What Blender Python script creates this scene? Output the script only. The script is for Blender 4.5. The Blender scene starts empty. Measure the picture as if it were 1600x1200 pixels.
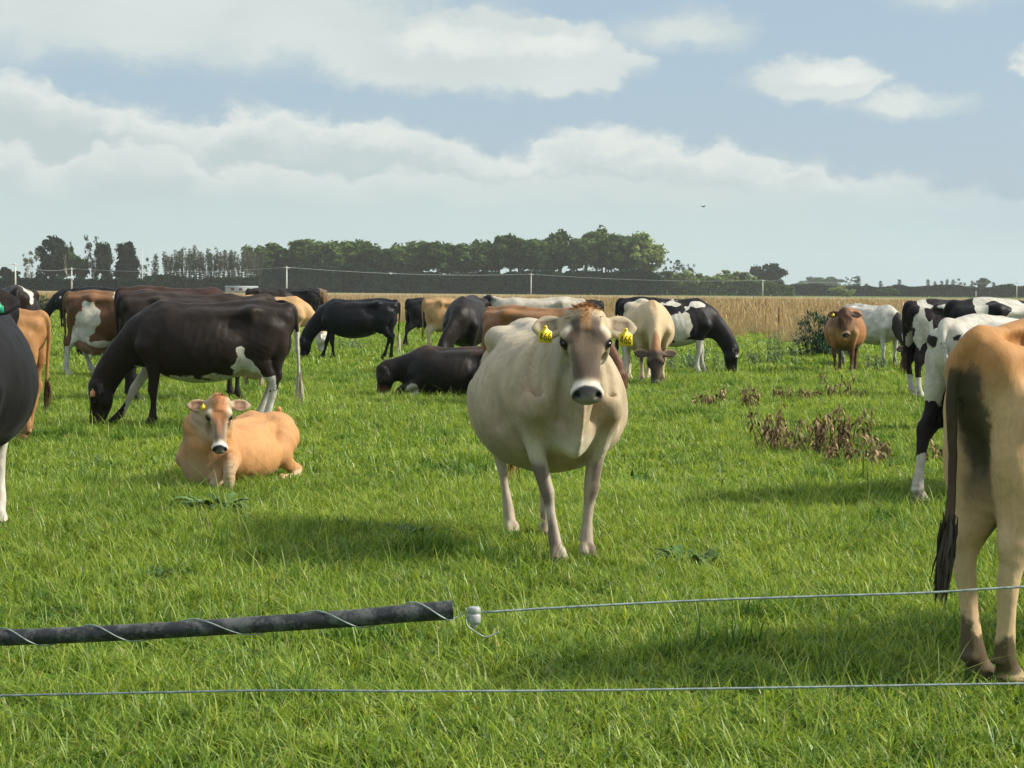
import bpy, math, random
import numpy as np
from mathutils import Vector, Matrix
R = math.radians
scene = bpy.context.scene
COL = scene.collection
FPX = 3000.0                      # focal length in pixels of a 1600 wide frame
CAM_H = 1.5
# ------------------------------------------------------------------ camera
cam_d = bpy.data.cameras.new("camera")
cam = bpy.data.objects.new("camera", cam_d)
COL.objects.link(cam)
scene.camera = cam
cam_d.sensor_width = 36.0
cam_d.lens = FPX / 1600 * 36
cam_d.clip_start = 0.05
cam_d.clip_end = 9000
PITCH = math.atan((600 - 452.5) / FPX)
ROLL = R(0.5)
CM = Matrix.Rotation(R(90) - PITCH, 3, 'X') @ Matrix.Rotation(ROLL, 3, 'Z')
cam.rotation_euler = CM.to_euler()
cam.location = (0, 0, CAM_H)
cam_d.dof.use_dof = False

def ray(px, py):
    v = CM @ Vector(((px - 800) / FPX, -(py - 600) / FPX, -1.0))
    return v
def G(px, py):                     # where the ground is seen at this place
    v = ray(px, py)
    t = -CAM_H / v.z
    return Vector((v.x * t, v.y * t, 0))
def D(px, py, dist):               # a point at a given distance in front
    v = ray(px, py)
    t = dist / v.y
    return Vector((v.x * t, v.y * t, CAM_H + v.z * t))
def X(px, dist):
    return D(px, 455, dist).x

scene.render.engine = 'CYCLES'
scene.cycles.use_denoising = True
scene.cycles.max_bounces = 5
scene.cycles.diffuse_bounces = 2
scene.cycles.glossy_bounces = 2
scene.cycles.transmission_bounces = 3
scene.cycles.transparent_max_bounces = 6
scene.cycles.volume_bounces = 1
scene.view_settings.view_transform = 'Standard'
scene.view_settings.look = 'None'
scene.view_settings.gamma = 1.0
scene.view_settings.exposure = EXPOSURE = 1.30
scene.render.film_transparent = False

# ------------------------------------------------------------------ node helper
class E:
    """a little expression wrapper round shader node sockets"""
    nt = None
    def __init__(s, sock): s.s = sock
    @staticmethod
    def of(v): return v if isinstance(v, E) else E(v)
    @staticmethod
    def m(op, *a, clamp=False):
        n = E.nt.nodes.new('ShaderNodeMath'); n.operation = op; n.use_clamp = clamp
        for i, v in enumerate(a):
            v = E.of(v).s
            if isinstance(v, (int, float)): n.inputs[i].default_value = v
            else: E.nt.links.new(v, n.inputs[i])
        return E(n.outputs[0])
    def __add__(s, o): return E.m('ADD', s, o)
    def __radd__(s, o): return E.m('ADD', o, s)
    def __sub__(s, o): return E.m('SUBTRACT', s, o)
    def __rsub__(s, o): return E.m('SUBTRACT', o, s)
    def __mul__(s, o): return E.m('MULTIPLY', s, o)
    def __rmul__(s, o): return E.m('MULTIPLY', o, s)
    def __truediv__(s, o): return E.m('DIVIDE', s, o)
    def pow(s, o): return E.m('POWER', s, o)
    def sat(s): return E.m('ADD', s, 0.0, clamp=True)
def emax(a, b): return E.m('MAXIMUM', a, b)
def emin(a, b): return E.m('MINIMUM', a, b)
def smooth(x, a, b):
    n = E.nt.nodes.new('ShaderNodeMapRange'); n.interpolation_type = 'SMOOTHSTEP'
    E.nt.links.new(x.s, n.inputs[0]); n.inputs[1].default_value = a; n.inputs[2].default_value = b
    n.inputs[3].default_value = 0; n.inputs[4].default_value = 1
    return E(n.outputs[0])
def rgb(c): return (c[0], c[1], c[2], 1.0)
def mixc(f, a, b, blend='MIX'):
    n = E.nt.nodes.new('ShaderNodeMix'); n.data_type = 'RGBA'; n.blend_type = blend
    for i, v in ((0, f), (6, a), (7, b)):
        if isinstance(v, E): v = v.s
        if isinstance(v, (int, float)): n.inputs[i].default_value = v
        elif isinstance(v, tuple): n.inputs[i].default_value = rgb(v)
        else: E.nt.links.new(v, n.inputs[i])
    return n.outputs[2]
def combine(x, y, z):
    n = E.nt.nodes.new('ShaderNodeCombineXYZ')
    for i, v in enumerate((x, y, z)):
        v = E.of(v).s
        if isinstance(v, (int, float)): n.inputs[i].default_value = v
        else: E.nt.links.new(v, n.inputs[i])
    return n.outputs[0]
def noise(vec, scale, detail=3, rough=0.5, out=0, dist=0.0):
    n = E.nt.nodes.new('ShaderNodeTexNoise')
    if vec is not None: E.nt.links.new(vec, n.inputs['Vector'])
    n.inputs['Scale'].default_value = scale; n.inputs['Detail'].default_value = detail
    n.inputs['Roughness'].default_value = rough; n.inputs['Distortion'].default_value = dist
    return E(n.outputs[out])
def ramp(f, stops):
    n = E.nt.nodes.new('ShaderNodeValToRGB')
    E.nt.links.new(f.s, n.inputs[0])
    el = n.color_ramp.elements
    while len(el) < len(stops): el.new(0.5)
    for e, (p, c) in zip(el, stops): e.position = p; e.color = rgb(c)
    return n.outputs[0]
def newmat(name):
    m = bpy.data.materials.new(name); m.use_nodes = True
    nt = m.node_tree; E.nt = nt
    b = nt.nodes['Principled BSDF']
    return m, nt, b
def setin(b, **k):
    for kk, v in k.items():
        kk = kk.replace('_', ' ')
        if isinstance(v, E): v = v.s
        if isinstance(v, tuple): b.inputs[kk].default_value = rgb(v)
        elif isinstance(v, (int, float)): b.inputs[kk].default_value = v
        else: E.nt.links.new(v, b.inputs[kk])
def bump(b, h, strength=0.3, distance=0.01):
    n = E.nt.nodes.new('ShaderNodeBump'); n.inputs['Strength'].default_value = strength
    n.inputs['Distance'].default_value = distance
    E.nt.links.new(E.of(h).s, n.inputs['Height']); E.nt.links.new(n.outputs[0], b.inputs['Normal'])
def attr(name, out='Fac'):
    n = E.nt.nodes.new('ShaderNodeAttribute'); n.attribute_name = name
    return n.outputs[out]
def worldpos():
    return E.nt.nodes.new('ShaderNodeNewGeometry').outputs['Position']
def objpos():
    return E.nt.nodes.new('ShaderNodeTexCoord').outputs['Object']

# ------------------------------------------------------------------ sun and sky
SUN_EL, SUN_AZ = R(36), R(93)       # azimuth clockwise from +Y (the view direction)
sd = Vector((math.sin(SUN_AZ) * math.cos(SUN_EL), math.cos(SUN_AZ) * math.cos(SUN_EL), math.sin(SUN_EL)))
sun_d = bpy.data.lights.new("sun", 'SUN')
sun_d.energy = 2.35
sun_d.angle = R(6.0)
sun_d.color = (1.0, 0.93, 0.80)
sun = bpy.data.objects.new("sun", sun_d); COL.objects.link(sun)
sun.rotation_euler = sd.to_track_quat('Z', 'Y').to_euler()
sun.location = (30, -5, 40)

world = bpy.data.worlds.new("World"); scene.world = world
world.use_nodes = True
nt = world.node_tree; E.nt = nt
bg = nt.nodes['Background']
skyn = nt.nodes.new('ShaderNodeTexSky'); skyn.sky_type = 'NISHITA'; skyn.sun_disc = False
skyn.sun_elevation = SUN_EL; skyn.sun_rotation = SUN_AZ
skyn.air_density = 1.0; skyn.dust_density = 1.5; skyn.ozone_density = 1.3
gen = nt.nodes.new('ShaderNodeTexCoord').outputs['Generated']
sep = nt.nodes.new('ShaderNodeSeparateXYZ'); nt.links.new(gen, sep.inputs[0])
sx, sy, sz = (E(o) for o in sep.outputs)
az = E.m('ARCTAN2', sx, sy); el = E.m('ARCSINE', sz)
U0 = az * 3.0; V0 = el * 3.0 * -1.0
uv0 = combine(U0, V0 * 1.5, 0.0)
U = U0 + (noise(uv0, 9.0, 6, 0.62, 0) - 0.5) * 0.14; V = V0 + (noise(combine(U0 + 7.3, V0 * 1.5, 0.0), 13.0, 6, 0.62) - 0.5) * 0.060           # thousands of picture units about straight ahead / the horizon
def PX(x): return (x - 800) / 1000.0
def PY(y): return (y - 452) / 1000.0
uv = combine(U, V * 1.6, 0.0)
n_big = noise(uv, 2.2, 4, 0.5) - 0.5
n_med = noise(uv, 7.0, 6, 0.6) - 0.5
n_fine = noise(uv, 26.0, 4, 0.6) - 0.5
puff_n = nt.nodes.new('ShaderNodeTexVoronoi'); puff_n.feature = 'SMOOTH_F1'
puff_n.inputs['Scale'].default_value = 15.0; puff_n.inputs['Smoothness'].default_value = 0.25
nt.links.new(uv, puff_n.inputs['Vector'])
puff = E(puff_n.outputs[0]) - 0.45
wob = n_med * 0.8 + n_fine * 0.5 + puff * 0.5
# the lower bank: its upper edge as a curve over the azimuth
fc = nt.nodes.new('ShaderNodeFloatCurve')
pts = [(-800, 150), (-300, 100), (0, 128), (110, 148), (240, 180), (330, 192), (365, 170), (440, 176), (540, 184), (640, 194), (720, 214), (785, 232),
       (850, 206), (930, 199), (1030, 209), (1085, 224), (1130, 216), (1190, 236), (1240, 238), (1300, 262), (1400, 268), (1500, 292), (1600, 300), (1900, 260), (2400, 310)]
cur = fc.mapping.curves[0]
while len(cur.points) < len(pts): cur.points.new(0.5, 0.5)
for p, (x, y) in zip(cur.points, pts): p.location = ((x + 800) / 3200.0, y / 400.0)
fc.mapping.update()
nt.links.new(((U + 1.6) / 3.2).s, fc.inputs['Value'])
edge = E(fc.outputs[0]) * 0.4 - 0.452
dV = V - edge                                # positive: under the edge
bank = smooth(dV + wob * 0.050, -0.006, 0.024)
bank_right_fade = smooth(U, 0.30, 0.75)      # the bank is thinner on the right
bank = bank * (1.0 - bank_right_fade * 0.35 * (1.0 - smooth(dV, 0.0, 0.12)))
def blob(x, y, rx, ry, soft=0.4, low=0.6):
    du = (U - PX(x)) / (rx / 1000.0); dv = (V - PY(y)) / (ry / 1000.0)
    r = (du * du + dv * dv).pow(0.5)
    # crisp above, ragged and soft below
    return smooth(1.0 - r + wob * 0.50 * (1.0 - smooth(dv, -0.2, 0.9) * 0.4), -0.02, soft)
cl = blob(330, 30, 520, 118, 0.60)
for a in ((700, 85, 290, 78, 0.38), (880, 98, 130, 66, 0.30), (820, 70, 120, 42, 0.22), (1065, 52, 145, 44, 0.8), (1265, 128, 130, 42, 0.42), (1400, 165, 150, 30, 0.8),
          (1605, 98, 62, 36, 0.4), (1470, 6, 150, 34, 1.2), (120, 20, 400, 120, 0.6)):
    cl = emax(cl, blob(*a))
cl = cl * 0.97
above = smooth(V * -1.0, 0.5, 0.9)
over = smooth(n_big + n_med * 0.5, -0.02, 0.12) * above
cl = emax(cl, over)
dens = emax(cl, bank).sat()
# brightness: sunlit puffs at the upper rims, greyer under them
lit_bank = smooth(dV + n_fine * 0.05 + puff * 0.035, 0.085, 0.0) * bank
lit_a = smooth(dV - 0.115 + n_big * 0.25, 0.05, 0.0) * smooth(U, -0.1, -0.7)
rim = smooth(V + n_big * 0.12 + 0.365, 0.075, -0.03)
lit_cl = (cl * (smooth(n_med * 0.6 + n_big, -0.25, 0.25) * 0.35 + 0.35))
for a in ((860, 75, 150, 42), (1270, 118, 130, 30), (1605, 95, 50, 25), (690, 70, 200, 50)):
    lit_cl = emax(lit_cl, blob(a[0], a[1], a[2], a[3], 0.9))
fc2 = nt.nodes.new('ShaderNodeFloatCurve')
pts = [(-800, 250), (0, 236), (50, 246), (100, 266), (160, 246), (280, 238), (340, 262), (420, 258), (520, 278), (640, 268), (760, 284), (900, 266), (1040, 282), (1180, 292), (1290, 276), (1420, 300), (1600, 306), (2400, 280)]
cur = fc2.mapping.curves[0]
while len(cur.points) < len(pts): cur.points.new(0.5, 0.5)
for p, (x, y) in zip(cur.points, pts): p.location = ((x + 800) / 3200.0, y / 400.0)
fc2.mapping.update()
nt.links.new(((U + 1.6) / 3.2).s, fc2.inputs['Value'])
dV2 = V - (E(fc2.outputs[0]) * 0.4 - 0.452) + wob * 0.045
lit2 = smooth(dV2, -0.004, 0.014) * smooth(dV2, 0.075, 0.01) * (0.62 - smooth(U, -0.5, 0.4) * 0.34)
lit = emax(emax(lit_bank * 0.9, lit2), lit_cl * (1.0 - bank)).sat()
low = smooth(V, -0.19, -0.10)                # the even pale haze near the horizon
ccol = mixc(lit, (2.24, 2.60, 2.62), (3.36, 3.52, 3.36))
ccol = mixc(low, ccol, mixc(smooth(U, 0.2, 0.8), (2.36, 2.84, 2.82), (2.28, 2.78, 2.90)))
soft_n = n_big * 0.10 + 1.0
ccol = mixc(1.0, ccol, combine(soft_n, soft_n, soft_n), 'MULTIPLY')
ccol = mixc(above * 0.8, ccol, (6.8, 6.9, 6.6))  # unseen overhead cloud, brightened to add fill light
blue = mixc(0.85, skyn.outputs[0], (1.50, 1.96, 2.38))
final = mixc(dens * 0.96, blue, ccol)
below = smooth(sz, -0.02, -0.001)
final = mixc(below, (1.2, 1.5, 1.0), final)
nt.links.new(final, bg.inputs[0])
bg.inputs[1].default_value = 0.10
world.cycles.sampling_method = 'MANUAL'
world.cycles.sample_map_resolution = 256

# ------------------------------------------------------------------ object helpers
def tag(o, label=None, cat=None, group=None, kind=None):
    if label: o['label'] = label
    if cat: o['category'] = cat
    if group: o['group'] = group
    if kind: o['kind'] = kind
    return o
def empty(name, loc=(0, 0, 0), rz=0.0, label=None, cat=None, group=None):
    o = bpy.data.objects.new(name, None); COL.objects.link(o)
    o.location = loc; o.rotation_euler = (0, 0, rz); o.empty_display_size = 0.2
    return tag(o, label, cat, group)
def link(name, me, mat=None, parent=None):
    o = bpy.data.objects.new(name, me); COL.objects.link(o)
    if mat is not None and len(me.materials) == 0: me.materials.append(mat)
    if parent is not None: o.parent = parent
    return o
def mesh_np(name, V, F, smooth=True):
    """V (n,3); F list of arrays, each (m,k), k the corner count"""
    me = bpy.data.meshes.new(name)
    V = np.asarray(V, dtype=np.float32)
    if not isinstance(F, (list, tuple)): F = [F]
    F = [np.asarray(f, dtype=np.int32) for f in F if len(f)]
    me.vertices.add(len(V)); me.vertices.foreach_set('co', V.ravel())
    nl = sum(f.size for f in F); nf = sum(len(f) for f in F)
    me.loops.add(nl); me.loops.foreach_set('vertex_index', np.concatenate([f.ravel() for f in F]))
    me.polygons.add(nf)
    starts = []; s = 0
    for f in F:
        k = f.shape[1]; starts.append(s + np.arange(len(f)) * k); s += f.size
    me.polygons.foreach_set('loop_start', np.concatenate(starts).astype(np.int32))
    me.update(calc_edges=True); me.validate()
    if smooth: me.polygons.foreach_set('use_smooth', np.ones(len(me.polygons), dtype=bool))
    return me
def vattr(me, name, arr):
    arr = np.asarray(arr, dtype=np.float32)
    if arr.ndim == 2:
        a = me.attributes.new(name, 'FLOAT_COLOR', 'POINT')
        c = np.ones((len(arr), 4), dtype=np.float32); c[:, :3] = arr
        a.data.foreach_set('color', c.ravel())
    else:
        a = me.attributes.new(name, 'FLOAT', 'POINT'); a.data.foreach_set('value', arr)
class MB:
    """collects tubes, boxes and loose faces into one mesh"""
    def __init__(s): s.v = []; s.f = []; s.a = []
    def add(s, v, f, a=0.0):
        o = sum(len(x) for x in s.v)
        s.v.append(np.asarray(v, float)); s.f.append([tuple(i + o for i in q) for q in f]); s.a.append(np.full(len(v), a))
    def tube(s, pts, rad, n=8, cap=True, a=0.0):
        pts = [Vector(p) for p in pts]
        if not hasattr(rad, '__len__'): rad = [rad] * len(pts)
        vs = []; up = Vector((0.123, 0.31, 0.94))
        for i, p in enumerate(pts):
            t = (pts[min(i + 1, len(pts) - 1)] - pts[max(i - 1, 0)]).normalized()
            if i == 0:
                x = t.cross(up).normalized()
            else:
                x = (x - t * x.dot(t)).normalized()
            y = t.cross(x)
            for k in range(n):
                an = 2 * math.pi * k / n
                vs.append(p + (x * math.cos(an) + y * math.sin(an)) * rad[i])
        fs = []
        for i in range(len(pts) - 1):
            for k in range(n):
                k2 = (k + 1) % n
                fs.append((i * n + k, i * n + k2, (i + 1) * n + k2, (i + 1) * n + k))
        if cap:
            fs.append(tuple(range(n))[::-1]); fs.append(tuple((len(pts) - 1) * n + k for k in range(n)))
        s.add(vs, fs, a)
    def box(s, c, d, rz=0.0, a=0.0):
        M = Matrix.Rotation(rz, 3, 'Z'); vs = []
        for z in (-1, 1):
            for y in (-1, 1):
                for x in (-1, 1):
                    vs.append(Vector(c) + M @ Vector((x * d[0] / 2, y * d[1] / 2, z * d[2] / 2)))
        s.add(vs, [(0, 2, 3, 1), (4, 5, 7, 6), (0, 1, 5, 4), (2, 6, 7, 3), (0, 4, 6, 2), (1, 3, 7, 5)], a)
    def mesh(s, name, smooth=True):
        V = np.concatenate(s.v); fl = [q for f in s.f for q in f]
        by = {}
        for q in fl: by.setdefault(len(q), []).append(q)
        me = mesh_np(name, V, [np.array(x) for x in by.values()], smooth)
        vattr(me, 'tint', np.concatenate(s.a))
        return me
def crom(P, m):
    """Catmull-Rom resample of rows P (n,k), m samples per span"""
    P = np.asarray(P, float); n = len(P)
    Q = np.vstack([2 * P[0] - P[1], P, 2 * P[-1] - P[-2]]); out = []
    for i in range(n - 1):
        a, b, c, d = Q[i:i + 4]
        for t in np.arange(m) / m:
            out.append(0.5 * ((2 * b) + (-a + c) * t + (2 * a - 5 * b + 4 * c - d) * t * t + (-a + 3 * b - 3 * c + d) * t ** 3))
    out.append(P[-1])
    return np.array(out)
# value noise in numpy
_rs = np.random.RandomState(7)
_tab = _rs.rand(64, 64, 64).astype(np.float32)
def vnoise(P, scale, seed=0):
    P = np.asarray(P, float) * scale + seed * 17.31 + 100.0
    i = np.floor(P).astype(int); f = P - i; f = f * f * (3 - 2 * f); i %= 64; j = (i + 1) % 64
    r = 0
    for a in (0, 1):
        for b in (0, 1):
            for c in (0, 1):
                w = (f[:, 0] if a else 1 - f[:, 0]) * (f[:, 1] if b else 1 - f[:, 1]) * (f[:, 2] if c else 1 - f[:, 2])
                r = r + w * _tab[(j if a else i)[:, 0], (j if b else i)[:, 1], (j if c else i)[:, 2]]
    return r
def fbm(P, scale, seed=0, oct=3):
    r = 0; a = 0.5; t = 0
    for k in range(oct):
        r = r + a * vnoise(P, scale * 2.07 ** k, seed + k); t += a; a *= 0.55
    return r / t
def sstep(x, a, b):
    t = np.clip((x - a) / (b - a), 0, 1); return t * t * (3 - 2 * t)
# ------------------------------------------------------------------ ground, pasture and the tall dry grass
# the pasture ends along this slanting line, the uncut dry grass begins behind it
def edge_y(x): return 115 - 1.59 * (x + 28) if x > -40 else 134
def patch_nodes():
    p = worldpos()
    a = noise(p, 0.55, 3, 0.55); b = noise(p, 2.6, 2, 0.5)
    return p, a, b
gm, nt, b = newmat('pasture_soil')
p, a1, b1 = patch_nodes()
sepn = nt.nodes.new('ShaderNodeSeparateXYZ'); nt.links.new(p, sepn.inputs[0])
px_, py_ = E(sepn.outputs[0]), E(sepn.outputs[1])
line = py_ - 115.0 + (px_ + 28.0) * 1.59 + (noise(p, 0.15, 3) - 0.5) * 14.0
green = ramp(a1 * 0.6 + b1 * 0.4, [(0.30, (0.045, 0.095, 0.016)), (0.5, (0.075, 0.155, 0.022)), (0.7, (0.125, 0.20, 0.034))])
fine = noise(p, 60.0, 2, 0.6)
green = mixc(smooth(fine, 0.35, 0.7), mixc(0.5, green, (0.02, 0.045, 0.01)), green)
dry = ramp(noise(p, 0.5, 4, 0.6), [(0.3, (0.20, 0.15, 0.075)), (0.7, (0.36, 0.27, 0.14))])
far_green = smooth(py_, 575.0, 600.0)
setin(b, Base_Color=mixc(far_green, mixc(smooth(line, -3.0, 3.0), green, dry), (0.10, 0.15, 0.04)), Roughness=0.95, Specular_IOR_Level=0.1)
n = 60
xs = np.concatenate([-np.geomspace(1500, 4, 20), np.linspace(-3.5, 3.5, 8), np.geomspace(4, 1500, 20)])
ys = np.concatenate([[-40, -10, 0, 3], np.geomspace(5, 1900, 40)])
GX_, GY_ = np.meshgrid(xs, ys)
idx = np.arange(GX_.size).reshape(GX_.shape)
me = mesh_np('ground', np.stack([GX_.ravel(), GY_.ravel(), np.zeros(GX_.size)], 1),
             np.stack([idx[:-1, :-1], idx[:-1, 1:], idx[1:, 1:], idx[1:, :-1]], -1).reshape(-1, 4))
tag(link('ground', me, gm), kind='structure')

def blade_mat(name, stops, trans=0.35, scale_n=0.55, rough=0.5, strawc=None, straw=0.0):
    m = bpy.data.materials.new(name); m.use_nodes = True
    nt = m.node_tree; E.nt = nt; nt.nodes.clear()
    out = nt.nodes.new('ShaderNodeOutputMaterial')
    p = worldpos()
    f = noise(p, scale_n, 3, 0.55) * 0.40 + noise(p, 5.5, 3, 0.6) * 0.46 + E(attr('rnd')) * 0.42 - 0.13
    c = ramp(f, stops)
    if strawc: c = mixc(smooth(E(attr('rnd2')), 1.0 - straw, 1.0 - straw * 0.6), c, strawc)
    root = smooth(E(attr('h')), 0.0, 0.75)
    c = mixc(1.0, c, mixc(root, (0.72, 0.74, 0.62), (1.06, 1.06, 1.0)), 'MULTIPLY')  # shade between the blades put into the colour: roots darker, tips brighter
    d = nt.nodes.new('ShaderNodeBsdfDiffuse'); t = nt.nodes.new('ShaderNodeBsdfTranslucent')
    g = nt.nodes.new('ShaderNodeBsdfGlossy'); g.inputs['Roughness'].default_value = rough
    g.inputs['Color'].default_value = (0.9, 0.95, 0.9, 1)
    nt.links.new(c, d.inputs[0]); nt.links.new(mixc(1.0, c, (1.15, 1.05, 0.55), 'MULTIPLY'), t.inputs[0])
    mx = nt.nodes.new('ShaderNodeMixShader'); mx.inputs[0].default_value = trans
    nt.links.new(d.outputs[0], mx.inputs[1]); nt.links.new(t.outputs[0], mx.inputs[2])
    mx2 = nt.nodes.new('ShaderNodeMixShader'); mx2.inputs[0].default_value = 0.03
    nt.links.new(mx.outputs[0], mx2.inputs[1]); nt.links.new(g.outputs[0], mx2.inputs[2])
    nt.links.new(mx2.outputs[0], out.inputs[0])
    return m

def blades(rs, n, rad, hmin, hmax, w, lean=0.45, segs=3, head=0.0, clump=0.0, square=False):
    """n grass blades as one mesh round the origin, each a bent tapering strip"""
    if square: bx = rs.uniform(-rad, rad, n); by = rs.uniform(-rad, rad, n)
    else:
        r = rad * np.sqrt(rs.rand(n)); a = rs.rand(n) * 6.283; bx = r * np.cos(a); by = r * np.sin(a)
    h = rs.uniform(hmin, hmax, n) * (0.75 + 0.5 * rs.rand(n))
    if clump > 0:
        q = fbm(np.stack([bx, by, np.zeros(n)], 1), 1.0 / clump, rs.randint(50), 2)
        h = h * (0.40 + 1.3 * sstep(q, 0.3, 0.7))
    yaw = rs.rand(n) * 6.283; ln = lean * (0.2 + rs.rand(n) ** 1.3 * 1.3)
    face = yaw + 1.57 + rs.uniform(-.5, .5, n)
    ww = w * (0.6 + 0.8 * rs.rand(n))
    V = []; H = []
    for k in range(segs + 1):
        t = k / segs
        off = ln * h * t ** 1.9
        z = h * t * (1 - 0.22 * ln * t)
        cx = bx + np.cos(yaw) * off; cy = by + np.sin(yaw) * off
        wid = ww * (1 - t ** 1.6) * (0.7 + 0.6 * min(1, t * 3)) if head == 0 else ww * (0.35 + (head if t > 0.7 else 0) * (1 - abs(t - 0.86) / 0.2))
        if k < segs or head:
            V.append(np.stack([cx - np.cos(face) * wid / 2, cy - np.sin(face) * wid / 2, z], 1)); H.append(np.full(n, t))
            V.append(np.stack([cx + np.cos(face) * wid / 2, cy + np.sin(face) * wid / 2, z], 1)); H.append(np.full(n, t))
        else:
            V.append(np.stack([cx, cy, z], 1)); H.append(np.full(n, t))
    m = len(V); Vs = np.stack(V, 1).reshape(-1, 3); Hs = np.stack(H, 1).ravel()
    base = (np.arange(n) * m)[:, None]
    q = []; tr = None
    full = segs if head else segs - 1
    for k in range(full): q.append(base + np.array([[2 * k, 2 * k + 1, 2 * k + 3, 2 * k + 2]]))
    F = [np.concatenate(q)] if q else []
    if not head: F.append(base + np.array([[2 * segs - 2, 2 * segs - 1, 2 * segs]]))
    rnd = np.repeat(rs.rand(n), m); rnd2 = np.repeat(rs.rand(n), m)
    return Vs, F, Hs, rnd, rnd2
def blade_mesh(name, parts, mat):
    V = []; F = []; A = [[], [], []]; o = 0
    for (v, f, h, r1, r2) in parts:
        V.append(v); F += [x + o for x in f]; o += len(v)
        A[0].append(h); A[1].append(r1); A[2].append(r2)
    by = {}
    for f in F: by.setdefault(f.shape[1], []).append(f)
    me = mesh_np(name, np.concatenate(V), [np.concatenate(x) for x in by.values()], smooth=True)
    for nme, a in zip(('h', 'rnd', 'rnd2'), A): vattr(me, nme, np.concatenate(a))
    me.materials.append(mat)
    return me

def scatter(name, meshes, pts, scales, label, cat, rs, zs=None):
    """one object whose points carry copies of the clumps"""
    src = bpy.data.collections.new(name + '_source')
    for i, m in enumerate(meshes):
        src.objects.link(bpy.data.objects.new(name + '_clump', m))
    me = bpy.data.meshes.new(name)
    me.vertices.add(len(pts)); me.vertices.foreach_set('co', np.asarray(pts, np.float32).ravel())
    a = me.attributes.new('rot', 'FLOAT', 'POINT'); a.data.foreach_set('value', (rs.rand(len(pts)) * 6.283).astype(np.float32))
    a = me.attributes.new('scl', 'FLOAT', 'POINT'); a.data.foreach_set('value', np.asarray(scales, np.float32))
    a = me.attributes.new('pick', 'INT', 'POINT'); a.data.foreach_set('value', rs.randint(0, len(meshes), len(pts)).astype(np.int32))
    o = bpy.data.objects.new(name, me); COL.objects.link(o); tag(o, label, cat, kind='stuff')
    g = bpy.data.node_groups.new(name, 'GeometryNodeTree')
    g.interface.new_socket('Geometry', in_out='INPUT', socket_type='NodeSocketGeometry')
    g.interface.new_socket('Geometry', in_out='OUTPUT', socket_type='NodeSocketGeometry')
    gi = g.nodes.new('NodeGroupInput'); go = g.nodes.new('NodeGroupOutput')
    ci = g.nodes.new('GeometryNodeCollectionInfo'); ci.inputs[0].default_value = src
    ci.inputs['Separate Children'].default_value = True; ci.inputs['Reset Children'].default_value = True
    iop = g.nodes.new('GeometryNodeInstanceOnPoints'); iop.inputs['Pick Instance'].default_value = True
    def na(nm, t):
        x = g.nodes.new('GeometryNodeInputNamedAttribute'); x.data_type = t; x.inputs[0].default_value = nm
        return x.outputs[0]
    cx = g.nodes.new('ShaderNodeCombineXYZ'); g.links.new(na('rot', 'FLOAT'), cx.inputs[2])
    g.links.new(gi.outputs[0], iop.inputs['Points']); g.links.new(ci.outputs[0], iop.inputs['Instance'])
    g.links.new(cx.outputs[0], iop.inputs['Rotation']); g.links.new(na('scl', 'FLOAT'), iop.inputs['Scale'])
    g.links.new(na('pick', 'INT'), iop.inputs['Instance Index'])
    g.links.new(iop.outputs[0], go.inputs[0])
    md = o.modifiers.new('scatter', 'NODES'); md.node_group = g
    return o
rs = np.random.RandomState(3)
GST = [(0.28, (0.060, 0.140, 0.016)), (0.43, (0.158, 0.266, 0.030)), (0.57, (0.272, 0.388, 0.050)), (0.76, (0.45, 0.54, 0.105))]
grass_m = blade_mat('pasture_blade', GST, 0.48, 0.55, 0.45, (0.42, 0.40, 0.17), 0.05)
def wedge(y0, y1, step, margin=0.15, jit=0.6):
    out = []
    y = y0
    while y < y1:
        half = y * (0.267 + margin) + 2.0
        for x in np.arange(-half, half, step): out.append((x + rs.uniform(-jit, jit) * step, y + rs.uniform(-jit, jit) * step, 0))
        y += step
    return np.array(out)
near = [blade_mesh('grass_near', [blades(rs, 1650, 0.36, 0.025, 0.072, 0.0055, 1.2, 3, clump=0.11, square=True),
                                  blades(rs, 60, 0.36, 0.08, 0.15, 0.0045, 1.3, 4, clump=0.2, square=True),
                                  blades(rs, 300, 0.36, 0.015, 0.045, 0.009, 1.3, 2, square=True),
                                  blades(rs, 160, 0.36, 0.02, 0.045, 0.017, 1.4, 3, clump=0.2, square=True)], grass_m) for k in range(5)]
pts = wedge(3.6, 14.5, 0.44, jit=.28)
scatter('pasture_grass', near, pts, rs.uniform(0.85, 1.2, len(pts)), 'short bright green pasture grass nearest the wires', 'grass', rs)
mid = [blade_mesh('grass_mid', [blades(rs, 2100, 0.65, 0.025, 0.075, 0.010, 1.2, 2, clump=0.18, square=True),
                                blades(rs, 50, 0.65, 0.08, 0.16, 0.008, 1.2, 2, clump=0.3, square=True),
                                blades(rs, 500, 0.65, 0.015, 0.045, 0.018, 1.2, 1, square=True)], grass_m) for k in range(4)]
pts = wedge(14.3, 34, 0.82, jit=.28)
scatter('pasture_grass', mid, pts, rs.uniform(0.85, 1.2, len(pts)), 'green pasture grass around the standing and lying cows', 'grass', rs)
farg = [blade_mesh('grass_far', [blades(rs, 1500, 1.5, 0.04, 0.11, 0.026, 1.0, 2, clump=0.6, square=True)], grass_m) for k in range(3)]
pts = wedge(34, 135, 2.1, jit=.3)
pts = np.array([q for q in pts if q[1] < edge_y(q[0]) + 15])
scatter('pasture_grass', farg, pts, rs.uniform(0.85, 1.2, len(pts)), 'distant strip of green pasture below the dry grass', 'grass', rs)
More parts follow.
